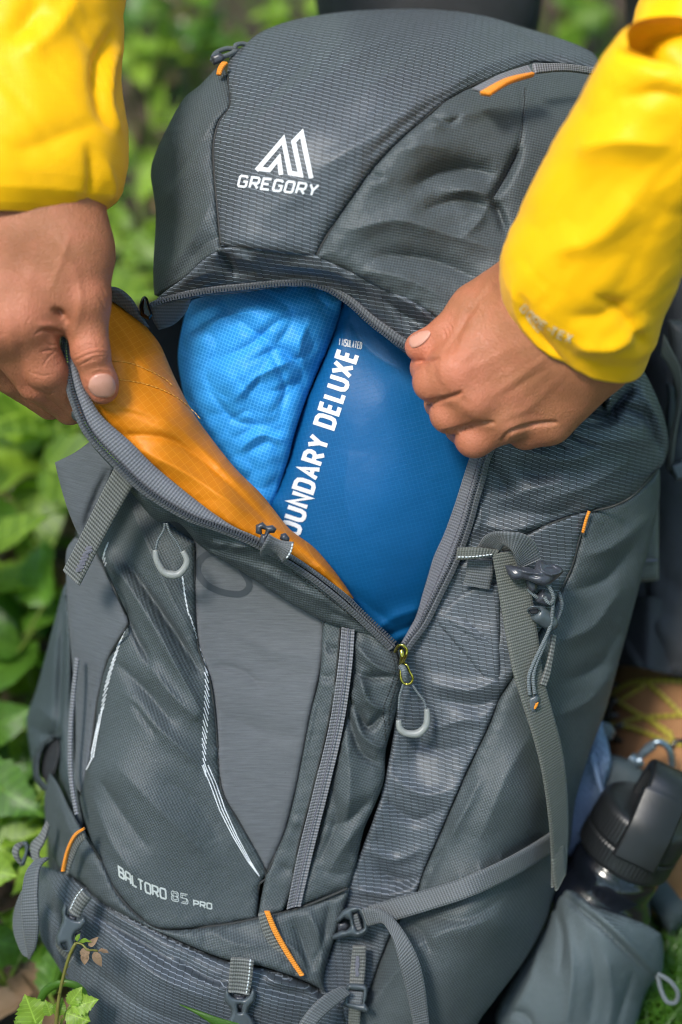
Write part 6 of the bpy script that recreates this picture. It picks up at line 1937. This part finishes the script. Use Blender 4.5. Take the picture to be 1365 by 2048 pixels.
def floor_place():
    while True:
        a = random.uniform(0, 6.28); r = random.uniform(.8, 4.5)
        x, y = r * math.cos(a), .1 + r * math.sin(a)
        if (abs(x) < .6 and -1.4 < y < .85): continue
        if -.5 < x < .6 and .3 < y < 2.4 and random.random() < .86: continue
        if -.75 < x < -.2 and -.4 < y < .6: continue
        return x, y, random.uniform(.03, .12 + .05 * r)
leaf_mass('undergrowth', 9000, floor_place, .035, 'leaf_light')

# the three things in focus at the lower left: a cut sprig, an arched blade, small serrated leaves
def fpt(x, y, z): return Vector(to_world(pc(x, y, z)))
sp = thing('cut_sprig', 'thin thorny olive stem with a withered tip in front of the bottom pocket', 'sprig')
cord('stem', [(112,2060,40),(118,2000,42),(128,1950,44),(140,1910,46),(152,1886,47)], 1.1, M['stem_olive'], sp, 8, 5, [1.15, 1, .9, .95])
cord('withered_tip', [(152,1886,47),(164,1888,48),(176,1900,50),(186,1900,49),(196,1902,48)], .7, M['stem_olive'], sp, 6, 4)
for x, y, a, s in ((158,1884,.4,.10),(168,1896,-1.2,.13),(178,1892,.8,.10),(188,1904,-1.0,.13),(198,1902,.1,.12),(171,1904,-1.6,.12),(154,1882,1.3,.09)):
    o = bpy.data.objects.new('withered_leaf', random.choice(LM['leaf_mid'])); COL.objects.link(o)
    d = CR * math.cos(a) + CU * math.sin(a) + CB * .3
    o.matrix_world = frame(fpt(x, y, 49), d, random.uniform(-1, 1), s)
    o.parent = sp
    o.data = o.data.copy(); o.data.materials[0] = M['deadleaf'] if x > 160 else M['leaf_light']
for x, y, dx in ((134,1936,8),(121,1990,-7),(136,1950,-6),(147,1906,-6),(127,1968,7)):
    cord('thorn', [(x, y, 44), (x + dx * .6, y - 3, 45), (x + dx, y - 6, 45)], .35, M['stem_olive'], sp, 5, 2, [1, .6, .15])
sl2 = thing('serrated_plant', 'small bright green plant with serrated leaves at the lower left corner', 'plant')
BL = [leaf_mesh('leaf', .030, .030, 8, .14, 0, .12, .05, mat='leaf_light', seed=8), leaf_mesh('leaf', .030, .022, 8, .13, 0, .2, .12, mat='leaf_light', seed=9)]
cord('stem', [(118,2070,36),(114,2040,38),(110,2020,38)], .8, M['stem'], sl2, 6)
cord('stem', [(118,2060,36),(130,2030,38),(142,2010,40)], .7, M['stem'], sl2, 6)
for x, y, a, s, k in ((72,2046,1.9,.62,0),(140,2008,.95,.42,1),(144,2014,.3,.55,1),(134,2026,-.3,.5,0),(116,2030,1.3,.36,1),(102,2030,1.9,.32,1),(34,2060,.6,.4,0),(60,2070,.9,.4,1)):
    o = bpy.data.objects.new('leaf', BL[k]); COL.objects.link(o)
    d = CR * math.cos(a) + CU * math.sin(a) + CB * .12
    m = frame(fpt(x, y, 40), d, 0, s)
    # turn the blade towards the sky and the viewer
    dd = Vector(d).normalized(); nn = Vector(CB * .8 + np.array([.1, 0, .5])); nn = (nn - dd * nn.dot(dd)).normalized()
    o.matrix_world = Matrix.Translation(fpt(x, y, 40)) @ Matrix((dd.cross(nn), dd, nn)).transposed().to_4x4() @ Matrix.Scale(s, 4)
    o.parent = sl2
gbl = thing('arched_grass', 'arched grass blade bent over in front of the dark ground at lower left', 'grass blade')
strip('blade', [(70,2010,20),(84,1978,22),(110,1962,24),(140,1960,25),(166,1972,25),(178,2000,24),(176,2080,18)], [(84,2012,20),(96,1990,22),(116,1976,24),(138,1974,25),(156,1984,25),(162,2006,24),(160,2080,18)], M['blade'], gbl, thick=.5, bow=.8)
gb2 = thing('grass_blade', 'single bright green grass blade crossing the bottom edge of the pocket', 'grass blade')
strip('blade', [(360,2008,50),(400,2022,54),(440,2036,56),(490,2052,56),(540,2080,50)], [(360,2009,50),(396,2030,54),(430,2052,56),(470,2074,56),(520,2100,50)], M['blade'], gb2, thick=.5, bow=.6)

# grass and moss
gx = []
def grass_patch(name, pts, n, hgt):
    V, Fc = [], []
    for k in range(n):
        cx_, cy_, rad = random.choice(pts)
        a = random.uniform(0, 6.28); r = rad * math.sqrt(random.random())
        x, y = cx_ + r * math.cos(a), cy_ + r * math.sin(a)
        h = hgt * random.uniform(.5, 1.2); b = random.uniform(0, 6.28); l = random.uniform(.3, 1.2) * h
        w = .0012
        base = len(V)
        for i in range(4):
            t = i / 3
            px_, py_, pz_ = x + l * t * t * math.cos(b), y + l * t * t * math.sin(b), h * t * (1 - .3 * t)
            ww = w * (1 - t * .85)
            V.append((px_ - ww * math.sin(b), py_ + ww * math.cos(b), pz_)); V.append((px_ + ww * math.sin(b), py_ - ww * math.cos(b), pz_))
        for i in range(3): Fc.append((base+2*i, base+2*i+1, base+2*i+3, base+2*i+2))
    uv = np.tile([[.1, .5]], (len(V), 1))
    o = link(name, mesh(name, np.array(V), Fc, uv), M['blade'])
    return tag(o, kind='stuff')
gr = []
for px, py, r in ((1420,2000,.045),(1440,1900,.05),(1380,2060,.04),(1400,1950,.05),(50,1620,.04),(30,1560,.04),(1460,1780,.06),(1500,2080,.1)):
    p = ground(px, py); gr.append((float(p[0]), float(p[1]), r))
grass_patch('grass', gr, 3600, .045)
wide = [(random.uniform(-2.5, 2.5), random.uniform(-1.6, 3.5), .35) for _ in range(60)]
wide = [w for w in wide if not (abs(w[0]) < .75 and -1.5 < w[1] < .9)]
grass_patch('grass', wide, 9000, .07)

# dead leaves and twigs
DL = [leaf_mesh('dead_leaf', .05, .03, 6, 0, 0, .5, .5, mat='deadleaf', seed=12), leaf_mesh('dead_leaf', .045, .03, 6, .1, 0, .6, -.4, mat='deadleaf', seed=13), leaf_mesh('dead_leaf', .05, .032, 6, 0, 0, .4, .3, mat='paleleaf', seed=14)]
def litter(px, py, k, s):
    p = ground(px, py)
    o = bpy.data.objects.new('dead_leaf', DL[k]); COL.objects.link(o)
    a = random.uniform(0, 6.28)
    o.matrix_world = frame((p[0], p[1], .012), (math.cos(a), math.sin(a), random.uniform(-.1, .25)), random.uniform(-.6, .6), s)
    z = next(t for f, t in ZONES if f(px, py))
    if px > 1300: z = 'beside the right pocket'
    kk = 'bleached' if k == 2 else 'brown'
    n_ = seen.get((z, kk), 0); seen[(z, kk)] = n_ + 1
    tag(o, kk + ' dead leaf on the ground ' + z + (', ' + ORD[n_] + ' one' if n_ or z.startswith('left') or 'gap' in z or 'above' in z else ''), 'dead leaf', 'dead leaves on the forest floor')
for px, py in [(310,100),(350,60),(390,140),(300,200),(270,260),(330,180),(420,90),(250,430),(1180,80),(1130,20),(20,1100),(30,1160),(100,1150),(60,1230),(120,1220),(70,1330),(30,1500),(80,1530),(90,1560),(20,1700),(60,1800),(30,1960),(120,1990),(40,2030),(150,2010),(1350,1870),(1365,1980)]:
    litter(px + random.uniform(-15, 15), py + random.uniform(-15, 15), random.choice((0, 1)), random.uniform(.7, 1.3))
for px, py in [(20,1020),(60,1075),(110,1110),(15,1290),(95,1250),(40,1400),(340,30),(270,150),(310,420)]:
    litter(px, py, random.choice((0, 1)), random.uniform(.8, 1.4))
for px, py in [(235,430),(225,445),(350,70),(120,850),(130,820),(105,870),(20,1000),(90,1150),(60,1190)]:
    litter(px, py, 2, random.uniform(.6, 1.0))
def twig(a, b, r, label, h=.015):
    A, B = ground(*a), ground(*b)
    t = np.linspace(0, 1, 9)[:, None]
    p = A * (1 - t) + B * t
    p[:, 2] = h + .006 * np.sin(t[:, 0] * 7)
    p[:, 0] += .006 * np.sin(t[:, 0] * 5 + a[0])
    o = link('twig', tube_mesh('twig', [W2C(p)], r, 7, [1, .9, .85, .6]), M['twig'])
    tag(o, label, 'twig')
twig((-20,1650), (70,1540), .004, 'thin brown twig slanting towards the pack on the left')
twig((-30,1905), (160,1990), .0035, 'long grey brown twig below the hanging left strap')
twig((-40,1700), (60,1745), .003, 'short pale twig lying beside the left buckle')
twig((250,110), (420,85), .004, 'pale twig lying far behind under the sleeve')
twig((1090,-20), (1100,110), .007, 'upright pale brown stick behind the lid at upper right', .05)
twig((20,1210), (125,1120), .003, 'thin bent twig beside the hanging ribbed strap end', .03)
twig((255,210), (330,330), .005, 'brown stick on the soil between sleeve and lid', .03)
twig((-30,1330), (30,1080), .016, 'thick dark dead branch on the left among leaves')

# bases of the things: put each empty where its thing stands
def set_base(o, loc):
    o.location = loc
    inv = Matrix.Translation(-Vector(loc))
    for c in o.children: c.matrix_parent_inverse = inv
set_base(pack, (0, .10, 0)); set_base(person, (.12, .35, 0)); set_base(bot_t, to_world(bo)); set_base(kb, to_world(pc(1310, 1500, -106)))
for o_, q in ((sp, (112,2060,40)), (sl2, (118,2070,36)), (gbl, (70,2010,20)), (gb2, (540,2080,50))): set_base(o_, to_world(pc(*q)))
